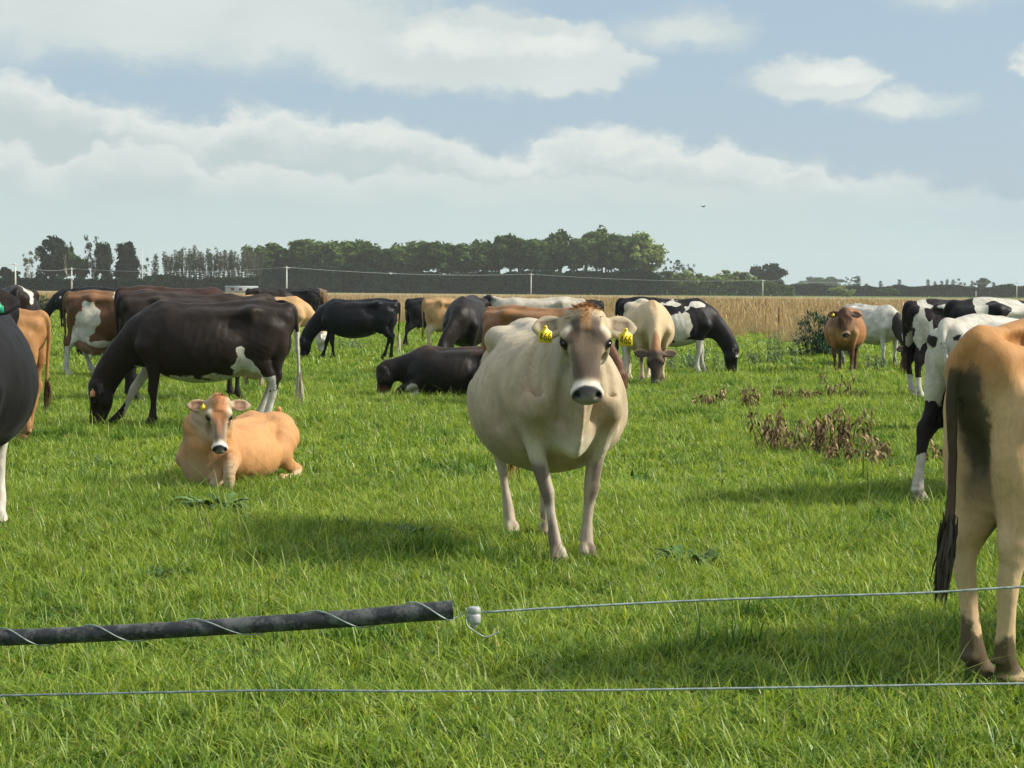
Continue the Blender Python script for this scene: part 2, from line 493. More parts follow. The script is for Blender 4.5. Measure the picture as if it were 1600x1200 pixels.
# rank darker tussocks where the cattle leave the grass
tuft = [blade_mesh('tussock', [blades(rs, 150, 0.12, 0.07, 0.15, 0.0058, 0.95, 3), blades(rs, 60, 0.20, 0.04, 0.09, 0.006, 1.2, 2)], blade_mat('tussock_blade', [(0.28, (0.040, 0.105, 0.012)), (0.46, (0.085, 0.185, 0.020)), (0.62, (0.16, 0.29, 0.035)), (0.82, (0.28, 0.40, 0.07))], 0.45) if k == 0 else bpy.data.materials['tussock_blade']) for k in range(4)]
pts = wedge(5.2, 40, 0.62, jit=1.0)
pts = np.array([q for q in pts if vnoise(np.array([q]), .45, 21)[0] * .8 + rs.rand() * .45 > .80])
scatter('tussocks', tuft, pts, rs.uniform(0.55, 1.35, len(pts)), 'darker tussocks of longer grass left standing in the pasture', 'grass', rs)
# low broad leaved weeds growing through the pasture
herb_m = blade_mat('broad_leaf', [(0.3, (0.035, 0.085, 0.020)), (0.5, (0.075, 0.16, 0.030)), (0.75, (0.15, 0.25, 0.05))], 0.25, 0.8, 0.5)
herb = [blade_mesh('herb', [blades(rs, 26, 0.11, 0.05, 0.10, 0.030, 1.5, 4), blades(rs, 14, 0.16, 0.03, 0.06, 0.022, 1.5, 3)], herb_m) for k in range(5)]
pts = wedge(5.2, 30, 0.95, jit=1.0)
pts = np.array([q for q in pts if vnoise(np.array([q]), .7, 9)[0] + rs.rand() * .35 > .80])
scatter('low_weeds', herb, pts, rs.uniform(0.5, 1.25, len(pts)), 'low broad leaved weeds scattered through the pasture', 'weeds', rs)
# tall uncut dry grass
DST = [(0.25, (0.22, 0.150, 0.085)), (0.5, (0.40, 0.290, 0.165)), (0.72, (0.56, 0.43, 0.26)), (0.95, (0.66, 0.54, 0.37))]
dry_m = blade_mat('dry_stalk', DST, 0.3, 0.12, 0.6, (0.12, 0.15, 0.05), 0.10)
tall = [blade_mesh('grass_tall', [blades(rs, 420, 1.3, 0.50, 0.72, 0.022, 0.30, 3, head=1.3, clump=0.9),
                                  blades(rs, 36, 1.3, 0.75, 0.98, 0.020, 0.22, 4, head=2.6),
                                  blades(rs, 380, 1.3, 0.25, 0.55, 0.03, 0.5, 2)], dry_m) for k in range(5)]
pts = wedge(50, 150, 1.9)
sc0 = rs.uniform(0.75, 1.12, len(pts))
ok = []
for i, q in enumerate(pts):
    e = q[1] - edge_y(q[0]) + (vnoise(np.array([q]), .16, 5)[0] - .5) * 22
    if e > -3 and rs.rand() < .20 + (e + 3) / 16: ok.append(i); sc0[i] *= min(1, .34 + max(0, e) * .026)
pts = pts[ok]; sc0 = np.minimum(sc0[ok] * .92, (1.5 - 12.5 * pts[:, 1] / 3000) / 1.12)
p2 = wedge(150, 235, 3.0); pts = np.concatenate([pts, p2])
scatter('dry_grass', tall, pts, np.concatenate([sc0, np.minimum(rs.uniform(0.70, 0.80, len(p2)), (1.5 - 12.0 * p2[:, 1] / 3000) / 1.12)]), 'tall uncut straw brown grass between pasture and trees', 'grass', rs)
# ------------------------------------------------------------------ cow builder: one smooth surface from a distance field
class Field:
    def __init__(s, lo, hi, h):
        s.h = h; s.lo = np.asarray(lo, float)
        s.n = np.ceil((np.asarray(hi, float) - s.lo) / h).astype(int) + 1
        s.F = np.full(tuple(s.n), 0.5, dtype=np.float32)
    def block(s, lo, hi):
        a = np.clip(np.floor((np.asarray(lo) - s.lo) / s.h).astype(int), 0, s.n - 1)
        b = np.clip(np.ceil((np.asarray(hi) - s.lo) / s.h).astype(int) + 1, a + 1, s.n)
        sl = tuple(slice(x, y) for x, y in zip(a, b))
        ax = [(s.lo[i] + np.arange(a[i], b[i]) * s.h).astype(np.float32) for i in range(3)]
        return sl, ax[0][:, None, None], ax[1][None, :, None], ax[2][None, None, :]
    def blend(s, sl, d, k, cut=False):
        A = s.F[sl]
        if cut:
            hh = np.maximum(k - np.abs(A + d), 0) / k
            s.F[sl] = np.maximum(A, -d) + hh * hh * k * 0.25
        else:
            hh = np.maximum(k - np.abs(A - d), 0) / k
            s.F[sl] = np.minimum(A, d) - hh * hh * k * 0.25
    def ell(s, c, r, k=0.04, ax=None, cut=False):
        """ellipsoid at c, radii r, along the axes ax (rows)"""
        c = np.asarray(c, float); r = np.asarray(r, float); M = np.eye(3) if ax is None else np.asarray(ax, float)
        ext = np.sqrt(((M * r[:, None]) ** 2).sum(0)) + k + 0.03
        sl, x, y, z = s.block(c - ext, c + ext)
        x = x - c[0]; y = y - c[1]; z = z - c[2]
        q = 0; g = 0
        for i in range(3):
            w = x * M[i, 0] + y * M[i, 1] + z * M[i, 2]
            q = q + (w / r[i]) ** 2; g = g + (w / r[i] ** 2) ** 2
        q = np.sqrt(q); g = np.sqrt(g)
        d = q * (q - 1) / np.maximum(g, 1e-5)
        d = np.where(q < 1e-3, -r.min(), d)
        s.blend(sl, d, k, cut)
    def chain(s, nodes, k=0.04, hint=(0, 0, 1), m=3, cut=False, rawhint=False):
        """nodes rows (x,y,z, r_up, r_side): elliptical tube along a smooth spline"""
        N = crom(nodes, m)
        P = N[:, :3]; ru = N[:, 3].clip(0.004); rv = N[:, 4].clip(0.004)
        mr = max(ru.max(), rv.max()) + k + 0.03
        sl, x, y, z = s.block(P.min(0) - mr, P.max(0) + mr)
        d = np.full(np.broadcast_shapes(x.shape, y.shape, z.shape), 0.5, dtype=np.float32)
        off = [q.start for q in sl]; hint = np.asarray(hint, float)
        for i in range(len(P) - 1):
            a, b = P[i], P[i + 1]; L = np.linalg.norm(b - a)
            if L < 1e-6: continue
            t = (b - a) / L
            u = hint - t * hint.dot(t); u /= max(np.linalg.norm(u), 1e-6); v = np.cross(t, u)
            mm = max(ru[i], ru[i + 1], rv[i], rv[i + 1]) + k + 0.03
            s2, X_, Y_, Z_ = s.block(np.minimum(a, b) - mm, np.maximum(a, b) + mm)
            X_ = X_ - a[0]; Y_ = Y_ - a[1]; Z_ = Z_ - a[2]
            w = X_ * t[0] + Y_ * t[1] + Z_ * t[2]
            f = np.clip(w / L, 0, 1); ex = w - f * L
            p = X_ * u[0] + Y_ * u[1] + Z_ * u[2]; q = X_ * v[0] + Y_ * v[1] + Z_ * v[2]
            Ru = ru[i] + (ru[i + 1] - ru[i]) * f; Rv = rv[i] + (rv[i + 1] - rv[i]) * f
            Ra = np.minimum(Ru, Rv)
            n2 = (p / Ru) ** 2 + (q / Rv) ** 2 + (ex / Ra) ** 2
            kk = np.sqrt(n2) + 1e-4
            g = np.sqrt((p / Ru ** 2) ** 2 + (q / Rv ** 2) ** 2 + (ex / Ra ** 2) ** 2) + 1e-4
            dd = kk * (kk - 1) / g
            dd = np.where(kk < 0.05, -Ra, dd)
            loc = tuple(slice(c.start - o, c.stop - o) for c, o in zip(s2, off))
            d[loc] = np.minimum(d[loc], dd)
        s.blend(sl, d, k, cut)
    def mesh(s):
        """surface nets"""
        F = s.F; ins = F < 0
        c = [ins[a:a + F.shape[0] - 1, b:b + F.shape[1] - 1, e:e + F.shape[2] - 1] for a in (0, 1) for b in (0, 1) for e in (0, 1)]
        tot = sum(x.astype(np.int8) for x in c)
        act = (tot > 0) & (tot < 8)
        I = np.argwhere(act)
        ids = np.full(act.shape, -1, dtype=np.int32); ids[act] = np.arange(len(I))
        corner = [(a, b, e) for a in (0, 1) for b in (0, 1) for e in (0, 1)]
        val = {q: F[I[:, 0] + q[0], I[:, 1] + q[1], I[:, 2] + q[2]] for q in corner}
        acc = np.zeros((len(I), 3)); cnt = np.zeros(len(I))
        for q in corner:
            for ax in range(3):
                if q[ax]: continue
                r = list(q); r[ax] = 1; r = tuple(r)
                f0, f1 = val[q], val[r]; x = (f0 < 0) != (f1 < 0)
                t = np.where(x, f0 / np.where(x, f0 - f1, 1), 0)
                pt = np.tile(np.array(q, float), (len(I), 1)); pt[:, ax] = t
                acc[x] += pt[x]; cnt += x
        V = s.lo + (I + acc / cnt[:, None]) * s.h
        Q = []
        for ax in range(3):
            o1, o2 = [(1, 2), (2, 0), (0, 1)][ax]
            sh = list(F.shape); sh[ax] -= 1
            sa = [slice(None)] * 3; sb = [slice(None)] * 3; sa[ax] = slice(0, -1); sb[ax] = slice(1, None)
            A, B = ins[tuple(sa)], ins[tuple(sb)]
            ch = A != B
            k = np.argwhere(ch)
            ok = (k[:, o1] > 0) & (k[:, o2] > 0) & (k[:, o1] < F.shape[o1] - 1) & (k[:, o2] < F.shape[o2] - 1)
            k = k[ok]; flip = A[tuple(k.T)]
            def cell(d1, d2):
                q = k.copy(); q[:, o1] -= d1; q[:, o2] -= d2
                return ids[tuple(q.T)]
            quad = np.stack([cell(1, 1), cell(0, 1), cell(0, 0), cell(1, 0)], 1)
            quad[~flip] = quad[~flip][:, ::-1]
            Q.append(quad)
        return V, np.concatenate(Q)

def rotz(P, c, a):
    P = np.array(P, float); q = P[..., :2] - np.array(c)[:2]
    ca, sa = math.cos(a), math.sin(a)
    P[..., 0] = c[0] + q[..., 0] * ca - q[..., 1] * sa; P[..., 1] = c[1] + q[..., 0] * sa + q[..., 1] * ca
    return P
def unit(v): v = np.asarray(v, float); return v / np.linalg.norm(v)

HEADS = {  # neck nodes (x,y,z,r_up,r_side), poll, direction of the face
    'up':    ([(.46, 0, 1.00, .25, .17), (.66, 0, 1.10, .215, .135), (.82, 0, 1.20, .17, .105), (.93, 0, 1.28, .13, .088)], (.99, 0, 1.33), (.50, 0, -.86)),
    'alert': ([(.46, 0, 1.00, .26, .18), (.62, 0, 1.10, .22, .145), (.72, 0, 1.20, .18, .115), (.78, 0, 1.29, .14, .098)], (.83, 0, 1.385), (.36, 0, -.93)),
    'level': ([(.46, 0, 1.00, .25, .17), (.68, 0, 1.03, .21, .13), (.88, 0, 1.06, .165, .10), (1.02, 0, 1.09, .125, .085)], (1.10, 0, 1.10), (.72, 0, -.70)),
    'graze': ([(.44, 0, .98, .25, .17), (.66, 0, .90, .21, .13), (.86, 0, .72, .165, .10), (1.00, 0, .56, .125, .085)], (1.06, 0, .475), (.10, 0, -.99)),
    'rest':  ([(.44, 0, .44, .27, .21), (.64, 0, .50, .26, .195), (.76, 0, .61, .205, .145), (.83, 0, .70, .15, .105)], (.88, 0, .79), (.42, 0, -.90)),
    'sleep': ([(.46, 0, .43, .23, .17), (.70, 0, .40, .19, .13), (.88, 0, .36, .155, .10), (.98, 0, .36, .125, .085)], (1.04, 0, .37), (.45, 0, -.80)),
}
def cow_field(h=0.02, head='up', yaw=0.0, headyaw=None, roll=0.0, hdir=None, lie=False, fat=1.0, udder=1.0, legs=None, ear_fwd=0.35, ear_drop=0.15,
              ear_size=1.0, ear_h=1.0, hw=1.0, crease=0.0, ribs=.35, hams=0.0, tailw=1.0, hy=1.0, udx=0.0, sq=.86, tail=None, bone=1.0, head_shift=(0, 0, 0), legw=1.0, hscale=1.0, lean_side=0.0, dewlap=1.0):
    """legs: {'fl': (dx, dy), ...} shifts of the four feet. yaw turns the neck, headyaw the head."""
    legs = legs or {}
    if headyaw is None: headyaw = yaw * 1.6
    lo = [-1.25, -.62, -.03]; hi = [1.55, .62, 1.62]
    if lie: lo = [-1.2, -.85, -.06]; hi = [1.5, .85, 1.4]
    S = Field(lo, hi, h)
    dz = -0.47 if lie else 0.0
    W = fat
    K = 0.07
    # trunk
    T = [(-.82, 0, 1.13, .10, .10), (-.72, 0, 1.07, .20, .19), (-.58, 0, 1.03, .265, .235), (-.40, 0, .975, .315, .255 * (1 + (W - 1) * .4)), (-.20, 0, .92, .355, .315 * W),
         (.04, 0, .885, .375, .355 * W), (.26, 0, .895, .36, .325 * W), (.44, 0, .94, .325, .255 * (1 + (W - 1) * .6)), (.58, 0, .965, .26, .20), (.66, 0, .98, .19, .15)]
    T = np.array(T)
    SQ = sq if lie else 1.0
    def zt(z): return (z - .51) * SQ + .03 if lie else z
    T[:, 2] = zt(T[:, 2]); T[:, 3] *= SQ
    if lie: T[:, 1] = lean_side * sstep(-T[:, 0], .2, .8); T[3:7, 4] *= 1.10
    S.chain(T, k=.03, m=3)
    S.ell((.02, 0, zt(.77)), (.50, .34 * W, .27 * (W * .5 + .5) * SQ), k=.12)            # barrel hangs low
    S.ell((-.22, 0, zt(.86)), (.34, .33 * W, .30 * SQ), k=.10)
    # topline: spine ridge, withers, loin, tail head, hips, pins
    S.chain([(-.84, 0, zt(1.235), .03, .04), (-.62, 0, zt(1.280), .035, .05), (-.40, 0, zt(1.280), .03, .05), (-.1, 0, zt(1.25), .03, .045), (.2, 0, zt(1.24), .03, .04), (.44, 0, zt(1.262), .045, .045)], k=.09)
    S.ell((.40, 0, zt(1.19)), (.17, .085, .085), k=.10)
    S.ell((-.86, 0, zt(1.250)), (.055, .035, .045), k=.06)
    S.chain([(-.49, -.17, zt(1.185), .05, .075), (-.50, 0, zt(1.215), .07, .11), (-.49, .17, zt(1.185), .05, .075)], k=.10)      # pelvis
    ears = []
    for sgn in (-1, 1):
        y = lambda v: v * sgn * (hy if v < .5 else 1)
        S.chain([(-.50, y(.21), zt(1.18), .06, .06), (-.66, y(.165), zt(1.165), .055, .06), (-.82, y(.105), zt(1.15), .05, .045)], k=.09)
        S.chain([(-.46, y(.18), zt(1.19), .04, .06), (-.22, y(.185), zt(1.165), .04, .07), (.10, y(.15), zt(1.14), .05, .08)], k=.09)
        S.ell((-.505, y(.225), zt(1.19)), (.060, .042, .045), k=.09)                # hook bone
        if bone > 1.1:
            S.ell((-.72, y(.085), zt(1.245)), (.10, .032, .030), k=.05, cut=True); S.ell((-.66, y(.27), zt(1.10)), (.12, .06, .10), k=.10, cut=True)
            S.ell((-.515, y(.215), zt(1.232)), (.050, .034, .030), k=.05); S.ell((-.845, y(.095), zt(1.195)), (.04, .032, .035), k=.045)
        S.ell((-.83, y(.105), zt(1.165)), (.055, .042, .050), k=.07)                  # pin bone
        S.ell((-.33, y(.335 * (W * .5 + .5)), zt(1.10)), (.11, .060 * bone, .085), k=.13, cut=True)   # hunger hollow
        S.ell((-.67, y(.275), zt(1.15)), (.11, .06, .06), k=.10, cut=True)
        # shoulder
        S.chain([(.36, y(.115), zt(1.17), .09, .07), (.47, y(.185), zt(1.02), .10, .065), (.585, y(.225), zt(.84), .10, .065)], k=.08, hint=(1, 0, 0))
        if not lie:
            # hind leg
            if hams: S.chain([(-.70, y(.10), 1.0, .11, .10), (-.74, y(.105), .80, .10, .095 * hams), (-.73, y(.12), .64, .085, .07 * hams), (-.76, y(.14), .56, .05, .04)], k=.05, hint=(1, 0, 0))
            k_ = 'hl' if sgn > 0 else 'hr'; dx, dy = legs.get(k_, (0, 0))
            dy *= sgn
            S.chain([(-.64, y(.155), 1.06, .20, .115), (-.56, y(.195), .90, .20, .105), (-.53 + dx * .1, y(.205), .77, .165, .085), (-.60 + dx * .2, y(.195), .66, .115, .062)], k=.07, hint=(1, 0, 0))
            S.chain([(-.775, y(.115), 1.04, .085, .085), (-.80, y(.14), .86, .075, .07), (-.775 + dx * .15, y(.16), .70, .06, .045), (-.80 + dx * .3, y(.17) + dy * .3, .585, .04, .032)], k=.055, hint=(1, 0, 0))
            S.chain([(-.56 + dx * .12, y(.20), .74, .12, .07), (-.66 + dx * .25, y(.19) + dy * .2, .62, .075, .048), (-.765 + dx * .4, y(.175) + dy * .4, .515, .058 * legw, .044 * legw), (-.79 + dx * .55, y(.165) + dy * .5, .43, .043 * legw, .036 * legw),
                     (-.775 + dx * .75, y(.16) + dy * .7, .28, .034 * legw, .029 * legw), (-.765 + dx * .92, y(.16) + dy * .9, .155, .042 * legw, .037 * legw), (-.735 + dx, y(.16) + dy, .085, .038 * legw, .036 * legw)], k=.03, hint=(1, 0, 0))
            S.ell((-.825 + dx * .4, y(.172) + dy * .4, .545), (.030, .024, .045), k=.04)          # point of hock
            for c2 in (-1, 1):
                S.chain([(-.735 + dx, y(.16) + dy + c2 * .020, .075, .042, .028), (-.70 + dx, y(.16) + dy + c2 * .026, .018, .058, .034)], k=.012, hint=(1, 0, 0))
            S.ell((-.795 + dx * .95, y(.16) + dy, .125), (.018, .03, .016), k=.015)
            # fore leg
            y = lambda v: v * sgn
            k_ = 'fl' if sgn > 0 else 'fr'; dx, dy = legs.get(k_, (0, 0)); dy *= sgn
            S.chain([(.56, y(.215), .85, .115, .075), (.50 + dx * .15, y(.20) + dy * .1, .70, .088, .062), (.485 + dx * .35, y(.185) + dy * .3, .56, .060 * legw, .050 * legw), (.49 + dx * .5, y(.175) + dy * .5, .455, .052 * legw, .046 * legw), (.495 + dx * .58, y(.17) + dy * .6, .395, .050 * legw, .045 * legw),
                     (.485 + dx * .68, y(.165) + dy * .7, .32, .034 * legw, .034 * legw), (.485 + dx * .8, y(.16) + dy * .8, .22, .031 * legw, .031 * legw), (.49 + dx * .92, y(.16) + dy * .9, .135, .042 * legw, .041 * legw), (.515 + dx, y(.16) + dy, .08, .037 * legw, .037 * legw)], k=.035, hint=(1, 0, 0))
            S.ell((.44 + dx * .1, y(.21), .79), (.05, .03, .045), k=.05)                          # elbow
            for c2 in (-1, 1):
                S.chain([(.515 + dx, y(.16) + dy + c2 * .020, .072, .042, .028), (.55 + dx, y(.16) + dy + c2 * .026, .018, .058, .034)], k=.012, hint=(1, 0, 0))
            S.ell((.45 + dx * .95, y(.16) + dy, .115), (.018, .03, .016), k=.015)
        else:
            # folded legs of a lying cow
            sp = legs.get('hl' if sgn > 0 else 'hr', (0, 0))
            S.chain([(-.62, y(.16), .55, .17, .11), (-.50, y(.29), .44, .155, .10), (-.36 + sp[0] * .5, y(.37) + sgn * sp[1] * .5, .30, .12, .08)], k=.07, hint=(1, 0, 0))
            S.chain([(-.36 + sp[0] * .5, y(.37) + sgn * sp[1] * .5, .28, .11, .08), (-.56 + sp[0], y(.43) + sgn * sp[1], .15, .07, .055), (-.74 + sp[0], y(.42) + sgn * sp[1], .10, .05, .045), (-.60 + sp[0], y(.47) + sgn * sp[1], .055, .038, .034),
                     (-.42 + sp[0], y(.48) + sgn * sp[1], .05, .036, .036), (-.30 + sp[0], y(.48) + sgn * sp[1], .05, .05, .04)], k=.04)
            fp = legs.get('fl' if sgn > 0 else 'fr', None)
            if fp is None:
                S.chain([(.50, y(.21), .34, .10, .075), (.50, y(.25), .24, .085, .065), (.66, y(.26), .17, .058, .052), (.80, y(.25), .085, .052, .048), (.72, y(.235), .045, .036, .036), (.56, y(.21), .045, .034, .036), (.48, y(.20), .045, .045, .04)], k=.035)
            else:
                S.chain([(q[0], y(q[1]), q[2], q[3], q[3] * .9) for q in fp], k=.035)
    # udder
    if udder > 0 and not lie:
        u = udder
        S.ell((-.52 + udx, 0, .71 - .07 * u), (.20 * u, .155 * u, .13 * u), k=.05)
        S.ell((-.40, 0, .68), (.18 * u, .13 * u, .09 * u), k=.05)
        for tx in (-.42 + udx, -.58 + udx):
            for ty in (-.075, .075):
                S.chain([(tx, ty * u, .67 - .13 * u, .022, .022), (tx, ty * u * 1.05, .67 - .21 * u, .014, .014)], k=.02, hint=(1, 0, 0))
    # neck, brisket
    neck, P, d = HEADS[head]
    neck = np.array(neck, float); P = np.array(P, float) + np.array(head_shift); d = unit(hdir if hdir is not None else d)
    neck[1:, :3] += np.array(head_shift) * np.linspace(0.3, 1, len(neck) - 1)[:, None]
    pv = (.52, 0, 0)
    for i in range(len(neck)): neck[i, :3] = rotz(neck[i, :3], pv, yaw * min(1.0, i / 2.0 * .8))
    P = rotz(P, pv, yaw)
    d = rotz(d, (0, 0, 0), headyaw)
    fwd = rotz(np.array((1., 0, 0)), (0, 0, 0), headyaw)
    if abs(d[2]) > .995: n = fwd
    else:
        n = np.array((0, 0, 1.0)) - d * d[2]; n = unit(n)
        if n.dot(fwd) < -.2 : n = n
    side = np.cross(n, d)
    if roll:
        c_, s_ = math.cos(roll), math.sin(roll); n, side = n * c_ + side * s_, side * c_ - n * s_
    hd = np.array([d, side, n])
    nn = np.vstack([neck, [np.concatenate([P + d * .05 - n * .01, [.105, .09]])]])
    S.chain(nn, k=.07, hint=(0.35, 0, 1) if head in ('up', 'alert', 'rest') else (0.5, 0, 1))
    if dewlap > 0:
        S.ell((.60, 0, .79 + dz * .93), (.12, .085 * dewlap, .15), k=.10)
        if lie: S.ell((.56, 0, .22), (.19, .20, .22), k=.10)
                            # brisket
        th = P + d * .20 - n * .10
        if crease:      # hanging fold of the dewlap, neck grooves and the line behind the shoulder
            f = crease
            S.chain([(.60, 0, .64, .05, .03), (.72, .0, .68, .06, .018), (.79, .004, .80, .05, .016), (.835, .0, .95, .045, .018), (.87, 0, 1.08, .04, .03)], k=.035, hint=(1, 0, 0))
            S.ell((.655, 0, .70), (.09, .075, .10), k=.06)
            for sg in (-1, 1):
                S.ell((.655, sg * .205, .90), (.065, .055, .085), k=.06)
                S.chain([(.80, sg * .075, 1.12, .03, .014), (.76, sg * .10, .95, .03, .016), (.715, sg * .085, .80, .03, .014)], k=.06, cut=True, hint=(1, 0, 0))
                S.chain([(.30, sg * .36, 1.12, .03, .022), (.31, sg * .40, .95, .035, .026), (.36, sg * .37, .78, .035, .024)], k=.10, cut=True, hint=(1, 0, 0))
                S.chain([(.44, sg * .14, 1.24, .03, .02), (.58, sg * .215, 1.05, .03, .022), (.66, sg * .20, .93, .03, .016)], k=.07, cut=True, hint=(1, 0, 0))
        S.chain([np.concatenate([rotz((.66, 0, .74 + dz * .8), pv, yaw * .3), [.07, .022]]),
                 np.concatenate([(neck[2, :3] * .55 + np.array((.70, 0, .80 + dz * .7)) * .45), [.085, .024]]),
                 np.concatenate([(neck[3, :3] * .35 + th * .45 + neck[2, :3] * .2) - np.array((0, 0, .05)), [.07, .026]])], k=.08)
    def H(a, b, c): return P + (d * a + side * b * hw + n * c) * hscale
    hs = hscale
    sk = [(-.015, 0, -.015, .070, .070), (.05, 0, -.002, .094, .088), (.13, 0, -.012, .112, .112), (.21, 0, -.022, .108, .110), (.29, 0, -.026, .092, .088), (.37, 0, -.030, .077, .075), (.44, 0, -.034, .062, .067), (.49, 0, -.038, .052, .066)]
    S.chain([np.concatenate([H(a, b, c), [ru * hs, rv * hs * hw]]) for a, b, c, ru, rv in sk], k=.035, hint=n)
    A3 = hd
    S.ell(H(.028, 0, .050), (.045 * hs, .048 * hs, .045 * hs), k=.05, ax=A3)                     # poll
    S.chain([np.concatenate([H(.10, 0, -.085), [.075 * hs, .075 * hs]]), np.concatenate([H(.22, 0, -.105), [.055 * hs, .055 * hs]]), np.concatenate([H(.34, 0, -.092), [.036 * hs, .042 * hs]]), np.concatenate([H(.445, 0, -.082), [.028 * hs, .040 * hs]])], k=.03, hint=n)
    S.ell(H(.485, 0, -.026), (.042 * hs, .080 * hs * hw, .056 * hs), k=.028, ax=A3)                  # muzzle
    S.ell(H(.455, 0, -.080), (.040 * hs, .050 * hs, .026 * hs), k=.016, ax=A3)                  # chin
    S.ell(H(.27, 0, .092), (.10 * hs, .05 * hs, .022 * hs), k=.06, ax=A3, cut=True)             # dished face
    for sgn in (-1, 1):
        S.ell(H(.155, sgn * .085, -.075), (.085 * hs, .036 * hs, .075 * hs), k=.04, ax=A3)      # cheek
        S.ell(H(.160, sgn * .096, .036), (.045 * hs, .032 * hs, .036 * hs), k=.04, ax=A3)      # brow
        S.ell(H(.200, sgn * .128, .022), (.032 * hs, .022 * hs, .024 * hs), k=.02, ax=A3, cut=True)
        S.ell(H(.515, sgn * .050, -.004), (.022 * hs, .016 * hs, .017 * hs), k=.012, ax=A3, cut=True)   # nostril
        S.ell(H(.30, sgn * .088, -.035), (.08 * hs, .022 * hs, .05 * hs), k=.04, ax=A3, cut=True)
        S.ell(H(.02, sgn * .075, .025), (.04 * hs, .03 * hs, .03 * hs), k=.04, ax=A3)
        # ear: outward, a little back and down, hollow turned to the front
        es = ear_size * hs; thick = max(.019, h * 1.25)
        out = unit(side * sgn - n * .10 + d * ear_drop); fr = unit(n + side * sgn * (-ear_fwd)); fr = unit(fr - out * fr.dot(out)); upv = np.cross(out, fr)
        b0 = H(.045, sgn * .085, .005)
        ears.append((b0, out, upv, fr, es))
        e = [(0, .030, .028), (.045, .044, .027), (.095, .066, thick * 1.15), (.150, .070, thick * 1.1), (.200, .050, thick * .9), (.232, .020, thick * .6)]
        S.chain([np.concatenate([b0 + out * l * es - fr * .012 * math.sin(l * 12), [a * es * ear_h, b * (es if l < .06 else 1)]]) for l, a, b in e], k=.018, hint=upv)
        S.ell(b0 + out * .128 * es - upv * .006 + fr * (.012 + thick * .55), (.084 * es, .052 * es * ear_h, .016 + thick * .62), k=.012, ax=[out, upv, fr], cut=True)
    # tail
    if tail is None: tail = [(-.86, 0, 1.27), (-.925, 0, 1.22), (-.945, 0, 1.08), (-.93, .0, .90), (-.92, 0, .72), (-.92, .0, .60)]
    tl = np.array(tail, float); tl[:, 2] += dz if lie else 0
    tl[:, 2] = tl[:, 2].clip(.03)
    rr = np.linspace(1, 0, len(tl)) ** .7
    mnr = max(.011 * tailw, h * .62)
    S.chain([(x, yy, z, .012 * (1 - q) + .024 * q if .012 * (1 - q) + .024 * q > mnr else mnr, max(mnr, .012 * (1 - q) + .024 * q)) for (x, yy, z), q in zip(tl, rr)], k=.025, hint=(1, 0.1, 0), m=4)
    # uneven flesh, ribs
    idx = np.nonzero(np.abs(S.F) < max(.03, 1.6 * h)); Pn = np.stack(idx, 1) * h + S.lo
    qa = (Pn - P) @ d / hscale; hm = np.where(qa > -.02, sstep(np.linalg.norm(Pn - P, axis=1), .75 * hscale, .60 * hscale), 0)
    fl = (fbm(Pn * np.array((1, 1, .7)), 7.5, 4, 3) - .5) * .020 * (1 - hm * .75)
    zz = (Pn[:, 2] - .03) / SQ + .51 if lie else Pn[:, 2]
    ph = (Pn[:, 0] * 1.0 + (zz - 1) * .30 + (fbm(Pn, 3.0, 6, 2) - .5) * .04) * 2 * math.pi / .088
    win = sstep(Pn[:, 0], -.34, -.20) * sstep(-Pn[:, 0], -.30, -.12) * sstep(np.abs(Pn[:, 1]), .12, .22) * sstep(zz, .72, .85) * sstep(-zz, -1.18, -1.06)
    S.F[idx] -= (fl + ribs * .0042 * np.sin(ph) * win).astype(np.float32)
    return S, dict(P=P, hd=hd * np.array((1, hw, 1))[:, None], hs=hs, tail=tl, ears=ears, neck=neck, side=side)
# ------------------------------------------------------------------ coats
cow_m, nt, b = newmat('cow_coat')
base = attr('coat', 'Color')
patch = E(attr('patch')); dirt = E(attr('dirt')); gloss = E(attr('gloss'))
op = objpos()
nz = noise(op, 9.0, 5, 0.6) - 0.5
nf = noise(op, 55.0, 3, 0.6) - 0.5
w = smooth(patch + nz * 0.11 + nf * 0.03, 0.492, 0.512)
white = mixc(smooth(noise(op, 8.0, 5, 0.65), 0.3, 0.7), (0.60, 0.57, 0.50), (0.40, 0.37, 0.30))
c = mixc(w, base, white)
mp = nt.nodes.new('ShaderNodeMapping'); mp.inputs['Scale'].default_value = (26, 26, 5); nt.links.new(op, mp.inputs[0])
streak = noise(mp.outputs[0], 1.0, 4, 0.6)
mp3 = nt.nodes.new('ShaderNodeMapping'); mp3.inputs['Scale'].default_value = (90, 90, 22); nt.links.new(op, mp3.inputs[0])
hair = noise(mp3.outputs[0], 1.0, 3, 0.7)
v = streak * 0.30 + hair * 0.40 + nz * 0.26 + nf * 0.30 + 0.65
c = mixc(1.0, c, combine(v, v, v), 'MULTIPLY')
nq = noise(op, 30.0, 6, 0.7) - 0.5
dm = smooth(dirt + nz * 0.5 + nq * 0.7 + (streak - 0.5) * 0.4, 0.40, 0.72)
dcol = mixc(noise(op, 14.0, 4), (0.030, 0.025, 0.014), (0.085, 0.068, 0.036))
c = mixc(dm * 0.9, c, dcol)
setin(b, Base_Color=c, Roughness=mixc(gloss, (0.72, 0.72, 0.72), (0.30, 0.30, 0.30)), Specular_IOR_Level=0.15, Sheen_Weight=0.03, Sheen_Roughness=0.4)
mp2 = nt.nodes.new('ShaderNodeMapping'); mp2.inputs['Scale'].default_value = (5.5, 4, 2.6); mp2.inputs['Rotation'].default_value = (0, 0.35, 0); nt.links.new(op, mp2.inputs[0])
fold = noise(mp2.outputs[0], 1.0, 2, 0.5)
bump(b, fold * 0.75 + hair * 0.10 + nz * 0.22, 0.5, 0.035)
